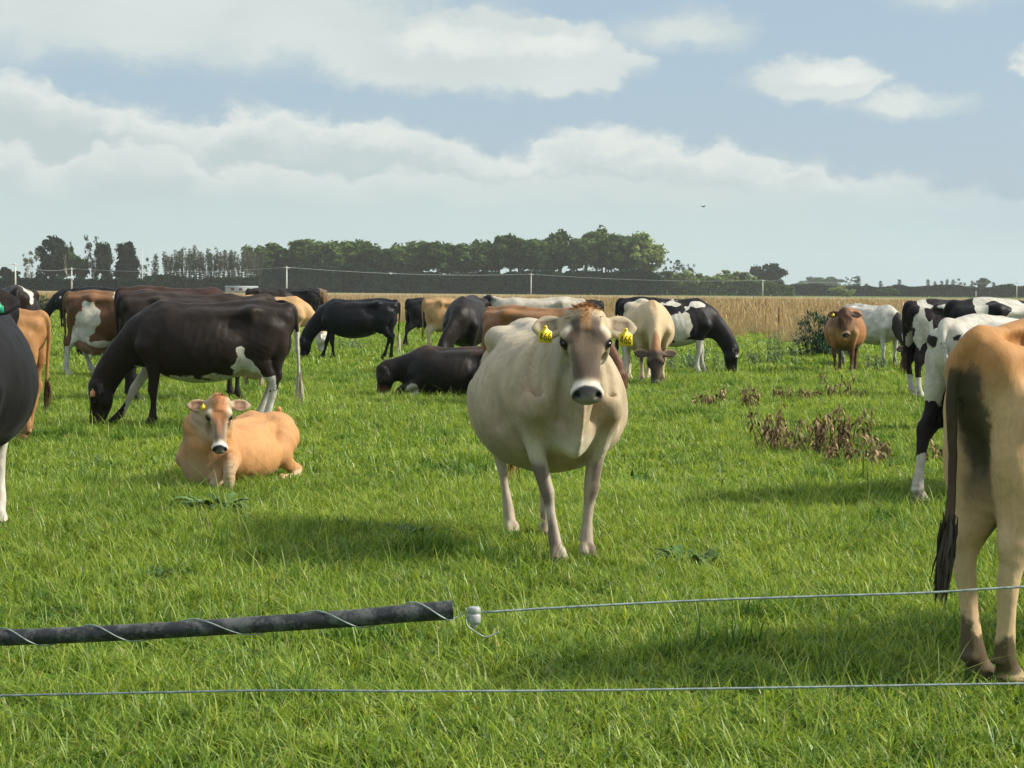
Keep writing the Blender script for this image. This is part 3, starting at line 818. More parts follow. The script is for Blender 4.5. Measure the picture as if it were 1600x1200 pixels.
def plainmat(name, col, rough=0.5, spec=0.4, var=0.15, sc=30.0, trans=0.0):
    m, nt, b = newmat(name)
    k = noise(objpos(), sc, 3) * (2 * var) + (1 - var)
    setin(b, Base_Color=mixc(1.0, col, combine(k, k, k), 'MULTIPLY'), Roughness=rough, Specular_IOR_Level=spec)
    return m
eye_m = plainmat('eye_wet', (0.006, 0.004, 0.003), 0.06, 0.6)
lid_m = plainmat('lash_dark', (0.02, 0.014, 0.01), 0.7, 0.2)
tagy_m = plainmat('ear_tag_yellow', (0.78, 0.60, 0.02), 0.4, 0.4, 0.05)
tago_m = plainmat('ear_tag_orange', (0.80, 0.36, 0.20), 0.4, 0.4, 0.05)
tagg_m = plainmat('ear_tag_green', (0.02, 0.28, 0.16), 0.4, 0.4, 0.05)
ink_m = plainmat('tag_ink', (0.01, 0.01, 0.01), 0.6, 0.2, 0.05)
def hair_mat(name, col, var=0.5):
    m, nt, b = newmat(name)
    k = E(attr('tint')) * (2 * var) + (1 - var)
    setin(b, Base_Color=mixc(1.0, col, combine(k, k, k), 'MULTIPLY'), Roughness=0.55, Specular_IOR_Level=0.3)
    return m
hair_black = hair_mat('hair_black', (0.014, 0.011, 0.009))
hair_rust = hair_mat('hair_rust', (0.36, 0.19, 0.075))
hair_tan = hair_mat('hair_tan', (0.42, 0.22, 0.09))
hair_cream = hair_mat('hair_cream', (0.48, 0.42, 0.30))
hair_brown = hair_mat('hair_brown', (0.09, 0.045, 0.022))
hair_muddy = hair_mat('hair_muddy', (0.040, 0.032, 0.020))
hair_white = hair_mat('hair_white', (0.55, 0.50, 0.40))

def strands(name, roots, dirs, length, width, droop, mat, parent, rs, segs=4, wave=0.012):
    """a tuft of separate tapering locks"""
    V = []; Fq = []; Tt = []; A = []
    for r, dd in zip(roots, dirs):
        r = np.array(r, float); dd = np.array(dd, float)
        L = length * rs.uniform(.6, 1.15); p = r.copy(); base = len(V); t0 = rs.rand()
        s = unit(np.cross(dd, (0.3, 0.5, 0.8)) + rs.normal(0, .6, 3)); ph = rs.rand() * 6.28
        for k in range(segs + 1):
            t = k / segs; wd = width * (1 - t ** 2) * min(1, .25 + t * 2.4) * rs.uniform(.8, 1.2) * .5
            q = p + s * wave * math.sin(ph + t * 5)
            V.append(q - s * wd); V.append(q + s * wd + np.cross(s, dd) * wd * .6); A += [t0, t0]
            dd = unit(dd + np.array((0, 0, -droop)) * t); p = p + dd * L / segs
            if k: Fq.append((base + 2 * k - 2, base + 2 * k - 1, base + 2 * k + 1, base + 2 * k))
    me = mesh_np(name, V, np.array(Fq)); vattr(me, 'tint', A)
    return link(name, me, mat, parent)

DIG = {  # seven-ish strokes for the printed numbers, unit box 0..1 by 0..1.6
    '4': [[(.70, 0), (.70, 1.6)], [(.70, 1.6), (.0, .5), (1.0, .5)]],
    '6': [[(.85, 1.6), (.35, 1.15), (.05, .55), (.15, .12), (.5, 0), (.85, .12), (.95, .5), (.8, .85), (.5, .93), (.15, .75)]],
}
def stroke(mb, pts, w, z):
    pts = [Vector((a, b)) for a, b in pts]
    for a, b in zip(pts[:-1], pts[1:]):
        t = (b - a).normalized(); q = Vector((-t.y, t.x)) * w / 2; a2 = a - t * w * .25; b2 = b + t * w * .25
        v = [(a2 + q), (b2 + q), (b2 - q), (a2 - q)]
        mb.add([(p.x, p.y, z) for p in v], [(3, 2, 1, 0)])
def ear_tag(cow, pos, right, up, nrm, size, mat, text=None, sides=(1,)):
    """hanging tag with a neck, the number raised on its face"""
    w, hgt = size; th = max(.0022, w * .05)
    out = [(-.10, .50), (.10, .50), (.17, .30), (.5, .14), (.5, -.46), (.44, -.5), (-.44, -.5), (-.5, -.46), (-.5, .14), (-.17, .30)]
    M = Matrix((right, up, nrm)).transposed()
    n = len(out); vs = [M @ Vector((x * w, y * hgt, z * th)) + Vector(pos) for z in (-1, 1) for x, y in out]
    mb = MB(); mb.add(vs, [tuple(range(n))[::-1], tuple(range(n, 2 * n))] + [(i, (i + 1) % n, n + (i + 1) % n, n + i) for i in range(n)])
    o = link('ear_tag', mb.mesh('ear_tag', False), mat, cow)
    sb = MB(); sb.tube([Vector(pos) + up * hgt * .42 - nrm * .004, Vector(pos) + up * hgt * .42 + nrm * .006], w * .11, 10)
    link('tag_button', sb.mesh('tag_button'), mat, o)
    if text:
        mb2 = MB(); dw = w * .22; gap = w * .09; tot = len(text) * dw + (len(text) - 1) * gap
        for i, ch in enumerate(text):
            x0 = -tot / 2 + i * (dw + gap)
            for st in DIG[ch]:
                stroke(mb2, [(x0 + a * dw, -hgt * .36 + b * hgt * .27) for a, b in st], w * .055, th + .0012)
        mb2.v = [np.array([M @ Vector(q) + Vector(pos) for q in v]) for v in mb2.v]
        link('number', mb2.mesh('number', False), ink_m, o)
    return o
def build_cow(name, label, cat, loc, heading, scale, coatf, field, res=0.02, group=None, eyes=True, tags=(), tuft=hair_black, tuft_len=.32, forelock=None, tuft_w=.012, nstr=60, tuft_sp=.08, mesh_from=None):
    """coatf(c) gives coat colour, patch field, dirt, gloss for the vertices"""
    root = empty(name, loc, R(heading), label, cat, group); root.scale = (scale,) * 3
    if mesh_from is not None:
        me, I = mesh_from
    else:
        S, I = cow_field(h=res, **field)
        V, Q = S.mesh()
        c = {'V': V, 'x': V[:, 0], 'y': V[:, 1], 'z': V[:, 2], 'n': len(V), 'I': I, 'lie': field.get('lie', False)}
        q = (V - I['P']) / I['hs']; hn = np.linalg.norm(I['hd'][1]); c['a'] = q @ I['hd'][0]; c['b'] = q @ I['hd'][1] / hn ** 2; c['c'] = q @ I['hd'][2]
        # weight of the head
        hw = sstep(.30 - np.sqrt(((c['a'] - .22) * .9) ** 2 + c['b'] ** 2 * .35 + (c['c'] + .03) ** 2 * 1.4), -.02, .04)
        c['head'] = hw * (c['a'] > -.06)
        col, pt, dirt, gl = coatf(c)
        me = mesh_np(name, V, Q)
        vattr(me, 'coat', np.clip(col, 0, 1)); vattr(me, 'patch', pt); vattr(me, 'dirt', dirt); vattr(me, 'gloss', gl)
    body = link('body', me, cow_m, root)
    P, hd, hs = I['P'], I['hd'], I['hs']
    def H(a, b, cc): return Vector(P + (hd[0] * a + hd[1] * b + hd[2] * cc) * hs)
    rs = np.random.RandomState(int(abs(loc[0] * 100)) + 5)
    if eyes:
        for s in (-1, 1):
            m = MB(); c0 = H(.198, s * .107, .026); n = 12; vs = []; fs = []
            r = .0205 * hs
            for i in range(n + 1):
                ph = math.pi * i / n
                for k in range(n):
                    t = 2 * math.pi * k / n; vs.append(c0 + Vector((math.sin(ph) * math.cos(t), math.sin(ph) * math.sin(t), math.cos(ph))) * r)
            for i in range(n):
                for k in range(n): fs.append((i * n + k, (i + 1) * n + k, (i + 1) * n + (k + 1) % n, i * n + (k + 1) % n))
            m.add(vs, fs); e = link('eye', m.mesh('eye'), eye_m, root)
            # upper lid with lashes
            m = MB(); pts = []
            for t in np.linspace(-1.25, 1.25, 9):
                v = Vector(hd[0]) * math.sin(t) * .92 + (Vector(hd[1]) * s * .72 + Vector(hd[2]) * .60).normalized() * math.cos(t)
                pts.append(c0 + v * r * 1.05 - Vector(hd[0]) * r * .30 * (1 if True else 0) * math.cos(t))
            m.tube(pts, [r * .12, r * .2, r * .26, r * .30, r * .30, r * .30, r * .26, r * .2, r * .12], 6)
            link('eyelid', m.mesh('eyelid'), lid_m, e)
    for tg in tags:
        s = tg.get('side', 1); w = tg.get('w', .055)
        right = tg.get('right'); 
        if right is None: right = Vector(hd[1]).normalized()
        up = Vector((0, 0, 1)); right = Vector(right); right.z = 0; right.normalize(); nrm = right.cross(up)
        pos = H(tg.get('a', .085), s * tg.get('b', .19), tg.get('c', .03)) + Vector(tg.get('off', (0, 0, 0)))
        ear_tag(root, pos, right, up, nrm, (w, w * tg.get('asp', 1.25)), tg.get('mat', tagy_m), tg.get('text'))
    if tuft is not None:
        t = I['tail']; e = Vector(t[-1]); dr = (t[-1] - t[-2]); dr = unit(dr) if np.linalg.norm(dr) > 0 else np.array((0, 0, -1.))
        roots = []; dirs = []
        for k in range(nstr):
            f = rs.rand() * .30; p = t[-1] * (1 - f) + t[-2] * f if len(t) > 1 else t[-1]
            roots.append(p + rs.normal(0, .008, 3)); dirs.append(unit(dr + rs.normal(0, tuft_sp, 3)))
        strands('tail_switch', roots, dirs, tuft_len, tuft_w, .25, tuft, root, rs)
    if forelock:
        mt, n, ln = forelock; roots = []; dirs = []
        for k in range(n):
            b_ = rs.normal(0, .024); a_ = rs.uniform(-.03, .06); cc = .088 - abs(b_) * .40 - max(0, .03 - a_) * .3 + rs.uniform(-.012, .002)
            roots.append(np.array(H(a_, b_, cc)))
            dirs.append(unit(hd[0] * (a_ * 9 - .12) + hd[2] * .34 + hd[1] * (b_ * 12) + rs.normal(0, .12, 3)))
        strands('forelock', roots, dirs, ln, .0085, .3, mt, root, rs, 4, .003)
    return root, (me, I)

# ---- coat recipes
def legmask(c):
    if c['lie']: return np.zeros(c['n'])
    return sstep(-c['z'], -.62, -.50)
def muzzle(c, col, black=(.010, .010, .011), ring=(.60, .56, .46), ringw=1.0):
    a, b_, cc = c['a'], c['b'], c['c']
    nz = (fbm(c['V'], 30, 3, 2) - .5) * .03
    rg = c['head'] * sstep(a + nz + cc * .25, .436, .452) * sstep(-np.abs(b_), -.13, -.11) * sstep(cc, -.16, -.13) * sstep(-a, -.60, -.56) * ringw
    col = col * (1 - rg[:, None]) + np.array(ring) * rg[:, None]
    # naked nose plate: front of the muzzle between and round the nostrils
    r = np.sqrt(((a - .54) / .100) ** 2 + (b_ / .084) ** 2 + ((cc + .035) / .095) ** 2)
    bl = c['head'] * sstep(-r - nz * 3, -1.02, -.92)
    ns = sstep(-np.sqrt((a - .517) ** 2 + (np.abs(b_) - .052) ** 2 + (cc + .006) ** 2), -.024, -.014)
    black = np.array(black) * (1 - .9 * ns[:, None])
    col = col * (1 - bl[:, None]) + black * bl[:, None]
    return col, bl
def eyes_dark(c, col, k=(.02, .014, .012), rad=.033):
    r = np.sqrt(((c['a'] - .204) * .8) ** 2 + (np.abs(c['b']) - .112) ** 2 + (c['c'] - .028) ** 2)
    m = sstep(-r, -rad * 1.25, -rad * .85) * c['head']
    return col * (1 - m[:, None]) + np.array(k) * m[:, None]
def ear_inner(c, col, k=(.14, .09, .06), amt=.8):
    n = np.zeros(c['n'])
    for b0, out, upv, fr, es in c['I']['ears']:
        q = c['V'] - b0; l = q @ out / es; u = q @ upv / es; f = q @ fr
        n = np.maximum(n, sstep(l, .055, .085) * sstep(-l, -.205, -.175) * sstep(-np.abs(u), -.056, -.036) * sstep(f, -.012, .002))
    n = n * amt * (.75 + .5 * fbm(c['V'], 40, 5, 2)).clip(0, 1)
    return col * (1 - n[:, None]) + np.array(k) * n[:, None]
def hooves(c, col, k=(.035, .028, .02)):
    if c['lie']: return col
    m = sstep(-c['z'], -.062, -.05)
    return col * (1 - m[:, None]) + np.array(k) * m[:, None]
def udder_pink(c, col, k=(.42, .27, .20), us=1.0):
    if c['lie']: return col, np.zeros(c['n'])
    d = np.sqrt(((c['x'] + .48) / (.27 * us)) ** 2 + (c['y'] / (.175 * us)) ** 2 + ((c['z'] - .62 + .06 * us) / .21) ** 2)
    m = sstep(-d, -1.06, -.94)
    return col * (1 - m[:, None]) + np.array(k) * m[:, None], m
def lerp(col, k, m): return col * (1 - m[:, None]) + np.array(k) * m[:, None]
def solid(base, dark=None, white=None, gloss=.5, us=1.0, dirt0=.12, dirt=.0, muz=True, ring=(.60, .56, .46), ringw=1.0, belly=None, legs=None, ud=(.42, .27, .20), face=None, seed=0, back=None, poll=None):
    """white: function of c giving a signed field (positive is white)"""
    def f(c):
        V = c['V']; n = c['n']
        k = fbm(V, 2.2, seed, 3)
        col = np.tile(np.array(base, float), (n, 1)) * (0.86 + .28 * k)[:, None]
        if back is not None: col = lerp(col, back, sstep(c['z'] + (k - .5) * .2, 1.08 + (-.47 if c['lie'] else 0), 1.26 + (-.47 if c['lie'] else 0)) * .7)
        if belly is not None: col = lerp(col, belly, sstep(-c['z'] + (k - .5) * .25, -.80 if not c['lie'] else -.25, -.58 if not c['lie'] else -.10) * (1 - c['head']) * .85)
        if legs is not None: col = lerp(col, legs, legmask(c) * .9)
        if dark is not None:      # darker head, neck and shins
            m = sstep(c['x'] + (k - .5) * .3, .55, .95) * .8
            col = lerp(col, dark, np.maximum(m, sstep(-c['z'] + (k - .5) * .2, -.5, -.2) * (0 if c['lie'] else .8)))
        if face is not None: col = face(c, col)
        gl = gloss * (.55 + .9 * fbm(V, 3.5, seed + 4, 3))
        pt = np.zeros(n) + .3
        if white is not None:
            w = white(c); pt = .5 + w * 2.2 + (fbm(V, 5.0, seed + 9, 3) - .5) * .35
        bl = np.zeros(n)
        if muz: col, bl = muzzle(c, col, ring=ring, ringw=ringw); pt = np.where(bl > .3, .1, pt)
        col = eyes_dark(c, col)
        col = ear_inner(c, col, k=tuple(np.array(base) * .45) if np.mean(base) > .05 else (.03, .02, .015))
        if ud is not None:
            col, um = udder_pink(c, col, ud, us)
            pt = np.where(um > .3, .1, pt)
        V2 = V * np.array((1., 1., .45)); mot = fbm(V2, 9.0, seed + 3, 3)
        col = col * (.80 + .40 * mot)[:, None]
        col = hooves(c, col); pt = np.where((c['z'] < .055) & (not c['lie']), .1, pt)
        gl = np.maximum(gl, bl * .95)
        dr = np.full(n, dirt0) * (.6 + .8 * mot) + dirt * sstep(-c['z'], -.42, -.05)
        return col, pt, dr, gl
    return f
# ------------------------------------------------------------------ the herd
def place(px, dist): return Vector((X(px, dist), dist, 0))
def clr(n, c): return np.tile(np.array(c, float), (n, 1))
BLACK = (.0095, .0090, .0100); DKBR = (.018, .012, .0095); TAN = (.42, .235, .105); BROWN = (.20, .095, .042); CREAM = (.43, .355, .24); ORANGE = (.36, .175, .065)
HERD = 'dairy cows in the pasture'
def cow(label, px, dist, heading, scale, coat, head='graze', res=None, cat='cow', **kw):
    bk = {k: kw.pop(k) for k in list(kw) if k in ('tags', 'tuft', 'tuft_len', 'forelock', 'eyes', 'tuft_w', 'nstr', 'tuft_sp')}
    if res is None: res = min(.024, max(.009, dist * .00052 * .95))
    loc = place(px, dist) if not isinstance(px, Vector) else px
    kw['head'] = head
    if dist > 34: bk.setdefault('eyes', False)
    if dist > 24: bk.setdefault('nstr', 26); bk.setdefault('tuft_w', .02)
    return build_cow('cow', label, cat, loc, heading, scale / 1.0, coat, kw, res=res, group=HERD, **bk)
def spots(seed, sc=1.5, bias=0.0):
    return lambda c: (fbm(c['V'] * np.array((1, 1.3, .8)), sc, seed, 2) - .5) * 1.5 + bias

# the fawn cow that looks into the camera
def hero_coat(c):
    V = c['V']; n = c['n']; x, y, z = c['x'], c['y'], c['z']; a, b_, cc = c['a'], c['b'], c['c']; h = c['head']
    k = fbm(V, 2.0, 3, 3); k2 = fbm(V, 7.0, 5, 3)
    mot = fbm(V * np.array((1.0, 1.0, .40)) + V[:, [2]] * np.array((.5, 0, 0)), 11.0, 77, 3)
    col = clr(n, (.44, .355, .235)) * (.52 + .36 * k + .48 * mot)[:, None]
    col = lerp(col, (.33, .25, .165), sstep(x, .35, .7) * sstep(-z, -1.15, -.75) * .35)             # shoulder and neck
    col = lerp(col, (.30, .17, .08), sstep(k2, .50, .75) * sstep(x, .1, .5) * sstep(-np.abs(z - .95), -.4, -.1) * .40 * (1 - h))
    col = lerp(col, (.60, .55, .43), sstep(-(z - .62), -.16, .0) * sstep(x, .45, .58) * .8)         # pale brisket
    col = lerp(col, (.55, .49, .38), sstep(z, 1.16, 1.28) * sstep(-x, -.2, .3) * .5)
    lg = legmask(c)
    front = x > .1
    # dark front of knees and fetlocks
    fr = sstep(x + (k2 - .5) * .03, .468, .505) * sstep(-z, -.60, -.52) * (1 - h)
    yc = .16 - np.where(y < 0, .085, .03) * np.clip((.66 - z) / .55, 0, 1)
    outer = sstep(np.abs(y), yc - .020, yc + .006)
    kk = (k2 - .5) * .5
    dk = fr * np.maximum(sstep(-np.abs(z - .44) + kk * .2, -.16, -.09), sstep(-z + kk * .2, -.30, -.20)) * (.15 + .85 * outer)
    col = lerp(col, (.40, .34, .27), lg * .6)
    col = lerp(col, (.10, .066, .052), dk * .80)
    col = lerp(col, (.30, .22, .17), lg * (~front) * sstep(k2, .55, .7) * .6)
    col = lerp(col, (.13, .08, .07), (~front) * sstep(-np.abs(z - .12), -.07, -.02) * sstep(k2, .42, .6) * .8)
    # face: grey-brown mask, pale round the eyes, rust poll
    face = sstep(cc + .02, -.06, .03) * h
    kf = (fbm(V, 14, 8, 3) - .5)
    mask = face * sstep(a, .03, .10) * sstep(-np.abs(b_) + kf * .05, -(.098), -(.070)) * sstep(-a, -.44, -.40)
    col = lerp(col, (.115, .080, .055), mask * .85)
    dk2 = face * sstep(-np.abs(np.abs(b_) - .052) + kf * .03, -.034, -.014) * sstep(a, .05, .09) * sstep(-a, -.24, -.16)
    col = lerp(col, (.065, .045, .034), dk2 * .8)
    stripe = face * sstep(-np.abs(b_) + kf * .03, -.034, -.012) * sstep(-a, -.19, -.07)
    col = lerp(col, (.36, .19, .08), stripe * .9)
    low = face * sstep(a, .22, .34) * sstep(-np.abs(b_), -.075, -.04) * sstep(-a, -.44, -.41)
    col = lerp(col, (.085, .062, .046), low * .7)
    pale = h * sstep(-np.sqrt((np.abs(b_) - .100) ** 2 * 1.2 + (a - .125) ** 2 + (cc - .05) ** 2 * .5), -.052, -.022)
    col = lerp(col, (.52, .46, .36), pale * .9)
    col = lerp(col, (.12, .08, .06), h * sstep(-np.sqrt((np.abs(b_) - .082) ** 2 + (a - .20) ** 2), -.034, -.012) * .75)
    pl = sstep(-a, -.055, .02) * sstep(cc, -.01, .05) * sstep(-np.abs(b_), -.085, -.05) * (c['head'] + .4).clip(0, 1)
    col = lerp(col, (.32, .15, .055), pl * .9)
    col = lerp(col, (.40, .35, .27), h * sstep(-cc, -.02, .06) * .7)
    col, bl = muzzle(c, col, black=(.045, .044, .048), ring=(.60, .56, .46))
    col = eyes_dark(c, col)
    col = ear_inner(c, col, (.15, .10, .065), .9)
    rim = 0 * h
    col = lerp(col, (.50, .44, .33), rim * .6)
    col = hooves(c, col, (.10, .08, .06))
    gl = np.maximum(np.full(n, .22), bl * .95)
    dirt = .16 + .34 * sstep(-np.sqrt((x + .28) ** 2 + ((z - .86) * 1.6) ** 2), -.14, -.0) * (y < 0) * sstep(k2, .45, .6)
    return col, np.full(n, .2), dirt, gl
hero_loc = Vector((.20, 11.02, 0))
cow('fat fawn cow looking straight ahead with two yellow ear tags reading 466', hero_loc, 11, -78, 1.0, hero_coat, head='alert', hdir=(.60, 0, -.80), hw=1.13, crease=1.0, res=.0088, fat=1.20, hy=.88, udder=.5, hscale=.96, head_shift=(0, .035, -.03), headyaw=R(-10), yaw=R(-5),
    roll=0.0, ear_size=.80, ear_h=1.42, ear_drop=.10, ear_fwd=.22, bone=1.2, legs={'hl': (.26, -.02), 'hr': (.20, -.05), 'fl': (-.05, -.03), 'fr': (.10, -.085)}, legw=.90,
    forelock=(hair_rust, 900, .036), tuft=hair_rust,
    tags=[dict(side=-1, a=.140, b=.195, c=.035, w=.070, text='466', asp=1.3), dict(side=1, a=.155, b=.195, c=.035, w=.070, text='466', asp=1.35)])

# tan cow lying and looking at the camera
def rest_coat(c):
    V = c['V']; n = c['n']; x, y, z = c['x'], c['y'], c['z']; a, b_, cc = c['a'], c['b'], c['c']; h = c['head']
    k = fbm(V, 2.4, 13, 3); col = clr(n, (.50, .255, .105)) * (.84 + .32 * k)[:, None]
    col = lerp(col, (.27, .17, .095), sstep(x, .50, .72) * sstep(z, .25, .5) * .65 * (1 - h))
    col = lerp(col, (.55, .46, .32), sstep(-z + (k - .5) * .12, -.16, -.05) * .8)
    col = lerp(col, (.46, .36, .25), sstep(x, .55, .8) * sstep(-z, -.40, -.2) * .7)
    face = sstep(cc + .02, -.05, .03) * h
    col = lerp(col, (.40, .33, .23), h * .75 * sstep(cc, -.15, -.07))
    col = lerp(col, (.46, .20, .085), face * sstep(-np.abs(b_), -.085, -.05) * sstep(-a, -.30, -.22) * .95)
    col = lerp(col, (.17, .11, .085), face * sstep(a, .16, .26) * sstep(-np.abs(b_), -.070, -.035) * sstep(-a, -.43, -.40) * .8)
    col = lerp(col, (.50, .22, .10), face * sstep(-np.abs(b_), -.030, -.01) * sstep(-a, -.40, -.30) * .8)
    pale = h * sstep(-np.sqrt((np.abs(b_) - .100) ** 2 + (a - .135) ** 2 + (cc - .05) ** 2 * .5), -.045, -.02)
    col = lerp(col, (.55, .47, .35), pale * .8)
    col, bl = muzzle(c, col, black=(.030, .028, .030), ring=(.66, .62, .54)); col = eyes_dark(c, col)
    col = ear_inner(c, col, (.20, .09, .05), .85)
    return col, np.full(n, .2), np.full(n, .10), np.maximum(np.full(n, .25), bl * .95)
cow('tan cow lying in the grass facing the camera beside the fat fawn cow', 367, 14.6, -112, .79, rest_coat, head='rest', res=.0095, lie=True, sq=.74, ribs=.15, fat=1.08, yaw=R(38), headyaw=R(34), head_shift=(-.10, .08, .06), hscale=.95,
    ear_size=.95, ear_fwd=.35, ear_drop=.02, forelock=(hair_rust, 200, .045), tuft=hair_tan,
    tail=[(-.88, 0, 1.15), (-.96, -.05, .98), (-.98, -.12, .75), (-.93, -.25, .56), (-.85, -.36, .50)],
    legs={'hl': (.05, -.10), 'hr': (.0, -.10), 'fr': [(.48, -.20, .28, .10), (.56, -.22, .20, .08), (.66, -.22, .12, .058), (.73, -.21, .075, .052), (.66, -.20, .045, .036), (.52, -.19, .045, .036)], 'fl': [(.48, .22, .30, .11), (.58, .31, .29, .10), (.70, .37, .26, .082), (.76, .39, .19, .064), (.765, .385, .08, .052), (.74, .36, .045, .042), (.64, .29, .04, .034), (.52, .20, .045, .045)]},
    tags=[dict(side=-1, a=.085, b=.155, c=.045, w=.042, asp=1.5)])

# dark grazing cow, broadside, white on the belly
def dark_white(c):
    x, y, z = c['x'], c['y'], c['z']; V = c['V']; k = fbm(V, 3, 22, 3) - .5
    w = np.full(c['n'], -.3)
    w = np.maximum(w, np.where(z > .4, .055 - np.abs(x + .42 - (z - .7) * .1) + np.clip(.74 - z, 0, .2) * .55 - np.maximum(z - .84, 0) * 1.5 + k * .22, -.3))        # patch before the thigh
    w = np.maximum(w, np.where((x < .35) & (x > -.75) & (z > .42), .575 - z + k * .16 - np.abs(x + .10) * .10, -.3))
    w = np.maximum(w, np.where(y < .05, .13 - np.sqrt((x - .60) ** 2 + (z - .70) ** 2 * 1.6) + k * .25, -.3))
    farfore = (y < -.02) & (x > .2) & (z < .66) & (c['head'] < .1)
    w = np.maximum(w, np.where(farfore, .06 + k * .6, -.3))
    w = np.maximum(w, np.where((x < -.35) & (z + k * .35 < .47), .06 - (z - .1) * (.1) + k * .8 - (y > 0) * sstep(z, .25, .45) * .05, -.3))
    w = np.maximum(w, np.where((x < -.9) & (z < 1.0), .3, -.3))
    return w
def dk3(c):
    col, pt, dr, gl = solid((.021, .0145, .011), gloss=.5, white=dark_white, seed=2, ud=(.48, .36, .28), ringw=0, muz=True, dirt=.45)(c)
    return col, pt, dr, gl
cow('dark brown grazing cow broadside with orange ear tag and white belly patches', 320, 20.3, 182, 1.03, dk3, head='graze', res=.012, fat=1.04, yaw=R(-4), headyaw=R(12), hdir=(.16, 0, -.98), head_shift=(.02, 0, -.01),
    legs={'fl': (.02, 0), 'fr': (.44, .02), 'hl': (.12, 0), 'hr': (.24, -.02)}, tuft=hair_cream, tuft_len=.30, udder=1.0,
    tail=[(-.86, 0, 1.27), (-.925, 0, 1.22), (-.945, 0.02, 1.08), (-.95, .02, .90), (-.96, .02, .72), (-.97, .02, .56)],
    tags=[dict(side=1, a=.07, b=.14, c=.03, w=.050, asp=1.6, mat=tago_m, right=(-1, 0, 0), off=(.03, .03, -.03))])
# black brown cow behind it, facing right
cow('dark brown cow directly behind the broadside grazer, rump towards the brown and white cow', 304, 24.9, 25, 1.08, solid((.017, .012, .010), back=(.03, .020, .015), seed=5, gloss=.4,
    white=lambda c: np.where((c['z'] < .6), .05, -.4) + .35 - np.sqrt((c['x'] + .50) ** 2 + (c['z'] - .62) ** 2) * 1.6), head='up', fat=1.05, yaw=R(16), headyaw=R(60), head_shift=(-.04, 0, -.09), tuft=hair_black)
# brown and white cow with a large udder
def bw5(c):
    x, z, y = c['x'], c['z'], c['y']; k = fbm(c['V'], 3.2, 31, 3) - .5
    w = .17 - np.sqrt(((x + .50) * 1.0) ** 2 + ((z - .88) * .62) ** 2) + k * .22
    w = np.maximum(w, .15 - np.abs(x + .62 - (z - .7) * .3) + k * .2 - np.maximum(z - .85, 0) * 2)
    w = np.maximum(w, .60 + .10 * x - z + k * .15)
    w = np.maximum(w, .075 - np.sqrt(((x + .05) * .6) ** 2 + (z - 1.26) ** 2) + k * .05)
    return w
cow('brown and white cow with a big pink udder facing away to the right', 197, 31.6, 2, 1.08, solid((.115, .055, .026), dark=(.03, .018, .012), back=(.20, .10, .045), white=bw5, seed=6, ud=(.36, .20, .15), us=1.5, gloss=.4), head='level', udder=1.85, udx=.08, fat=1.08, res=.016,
    legs={'hl': (.22, 0), 'hr': (-.12, 0)}, tuft=hair_brown)
cow('black cow grazing far off, only its forequarters left of the brown and white cow', 122, 66, 180, 1.08, solid(BLACK, seed=7, white=lambda c: .05 - np.sqrt((c['x'] - .5) ** 2 + (c['z'] - 1.02) ** 2)), head='graze')
# black cow cut by the left edge
def edge7(c):
    x, y, z = c['x'], c['y'], c['z']; k = fbm(c['V'], 4, 41, 3) - .5
    w = np.where((z < .50) & (y > 0), .05 + k * .3 + (y - .17) * 4, -.3)
    w = np.maximum(w, np.where((z < .45) & (x < 0), .10 + k * .3, -.3))
    return np.maximum(w, .03 - np.sqrt((c['a'] - .15) ** 2 + c['b'] ** 2))
cow('black cow with green ear tag at the left border of the photo', -74, 10.9, -80, 1.12, solid(BLACK, seed=8, white=edge7, gloss=.15), head='up', fat=1.14, yaw=R(8), headyaw=R(12), res=.012, ear_fwd=.2, ear_drop=.05, ear_size=.95, hscale=1.1, head_shift=(0, 0, -.01),
    tags=[dict(side=1, a=.12, b=.215, c=.055, w=.036, mat=tagg_m, asp=1.4)])
cow('orange brown cow half hidden behind the black cow at the left border', -72, 18.3, 178, .97, solid((.33, .165, .065), legs=(.36, .19, .08), seed=9, dirt=.5), head='level', tuft=hair_brown, legs={'hl': (0, 0), 'hr': (.08, 0)})
def dome9(c):
    x, y, z = c['x'], c['y'], c['z']
    return .035 - np.abs(y + .06 - (x + .4) * .3) + (fbm(c['V'], 6, 3, 2) - .5) * .08 - np.maximum(1.12 - z, 0) * 2
cow('black cow with a thin white stripe over its rump behind the orange brown cow', 22, 27.5, 106, 1.13, solid(DKBR, seed=10, white=dome9), head='level', fat=1.0)
cow('dark cow whose back shows just above the brown and white cow', 190, 40, 4, 1.12, solid(BLACK, seed=11), head='graze')
cow('reddish dark brown cow whose back shows over the dark brown cow', 285, 31, 2, 1.14, solid((.05, .026, .018), seed=12), head='graze')
# tan cow, between the two dark grazers
def tan12(c):
    x, z = c['x'], c['z']
    return np.maximum(.52 - z + (fbm(c['V'], 4, 51, 2) - .5) * .3, np.where(c['head'] > .3, .1 - c['a'] * 0 - np.abs(c['a'] - .1) * .5, -.4))
cow('tan cow grazing behind the rump of the dark brown broadside grazer', 430, 43, 2, 1.0, solid((.47, .29, .13), seed=14, white=tan12, belly=(.5, .4, .25)), head='graze', fat=1.1, tuft=hair_cream)
cow('far dark cow behind the tan cow, the one further left', 424, 78, 10, 1.10, solid(DKBR, seed=15), head='graze')
cow('far black cow behind the tan cow, the one nearer the black grazer', 462, 82, 170, 1.12, solid(BLACK, seed=16), head='graze')
cow('far dull brown cow just left of the large black grazer', 500, 84, 95, 1.12, solid((.13, .08, .045), seed=17), head='graze')
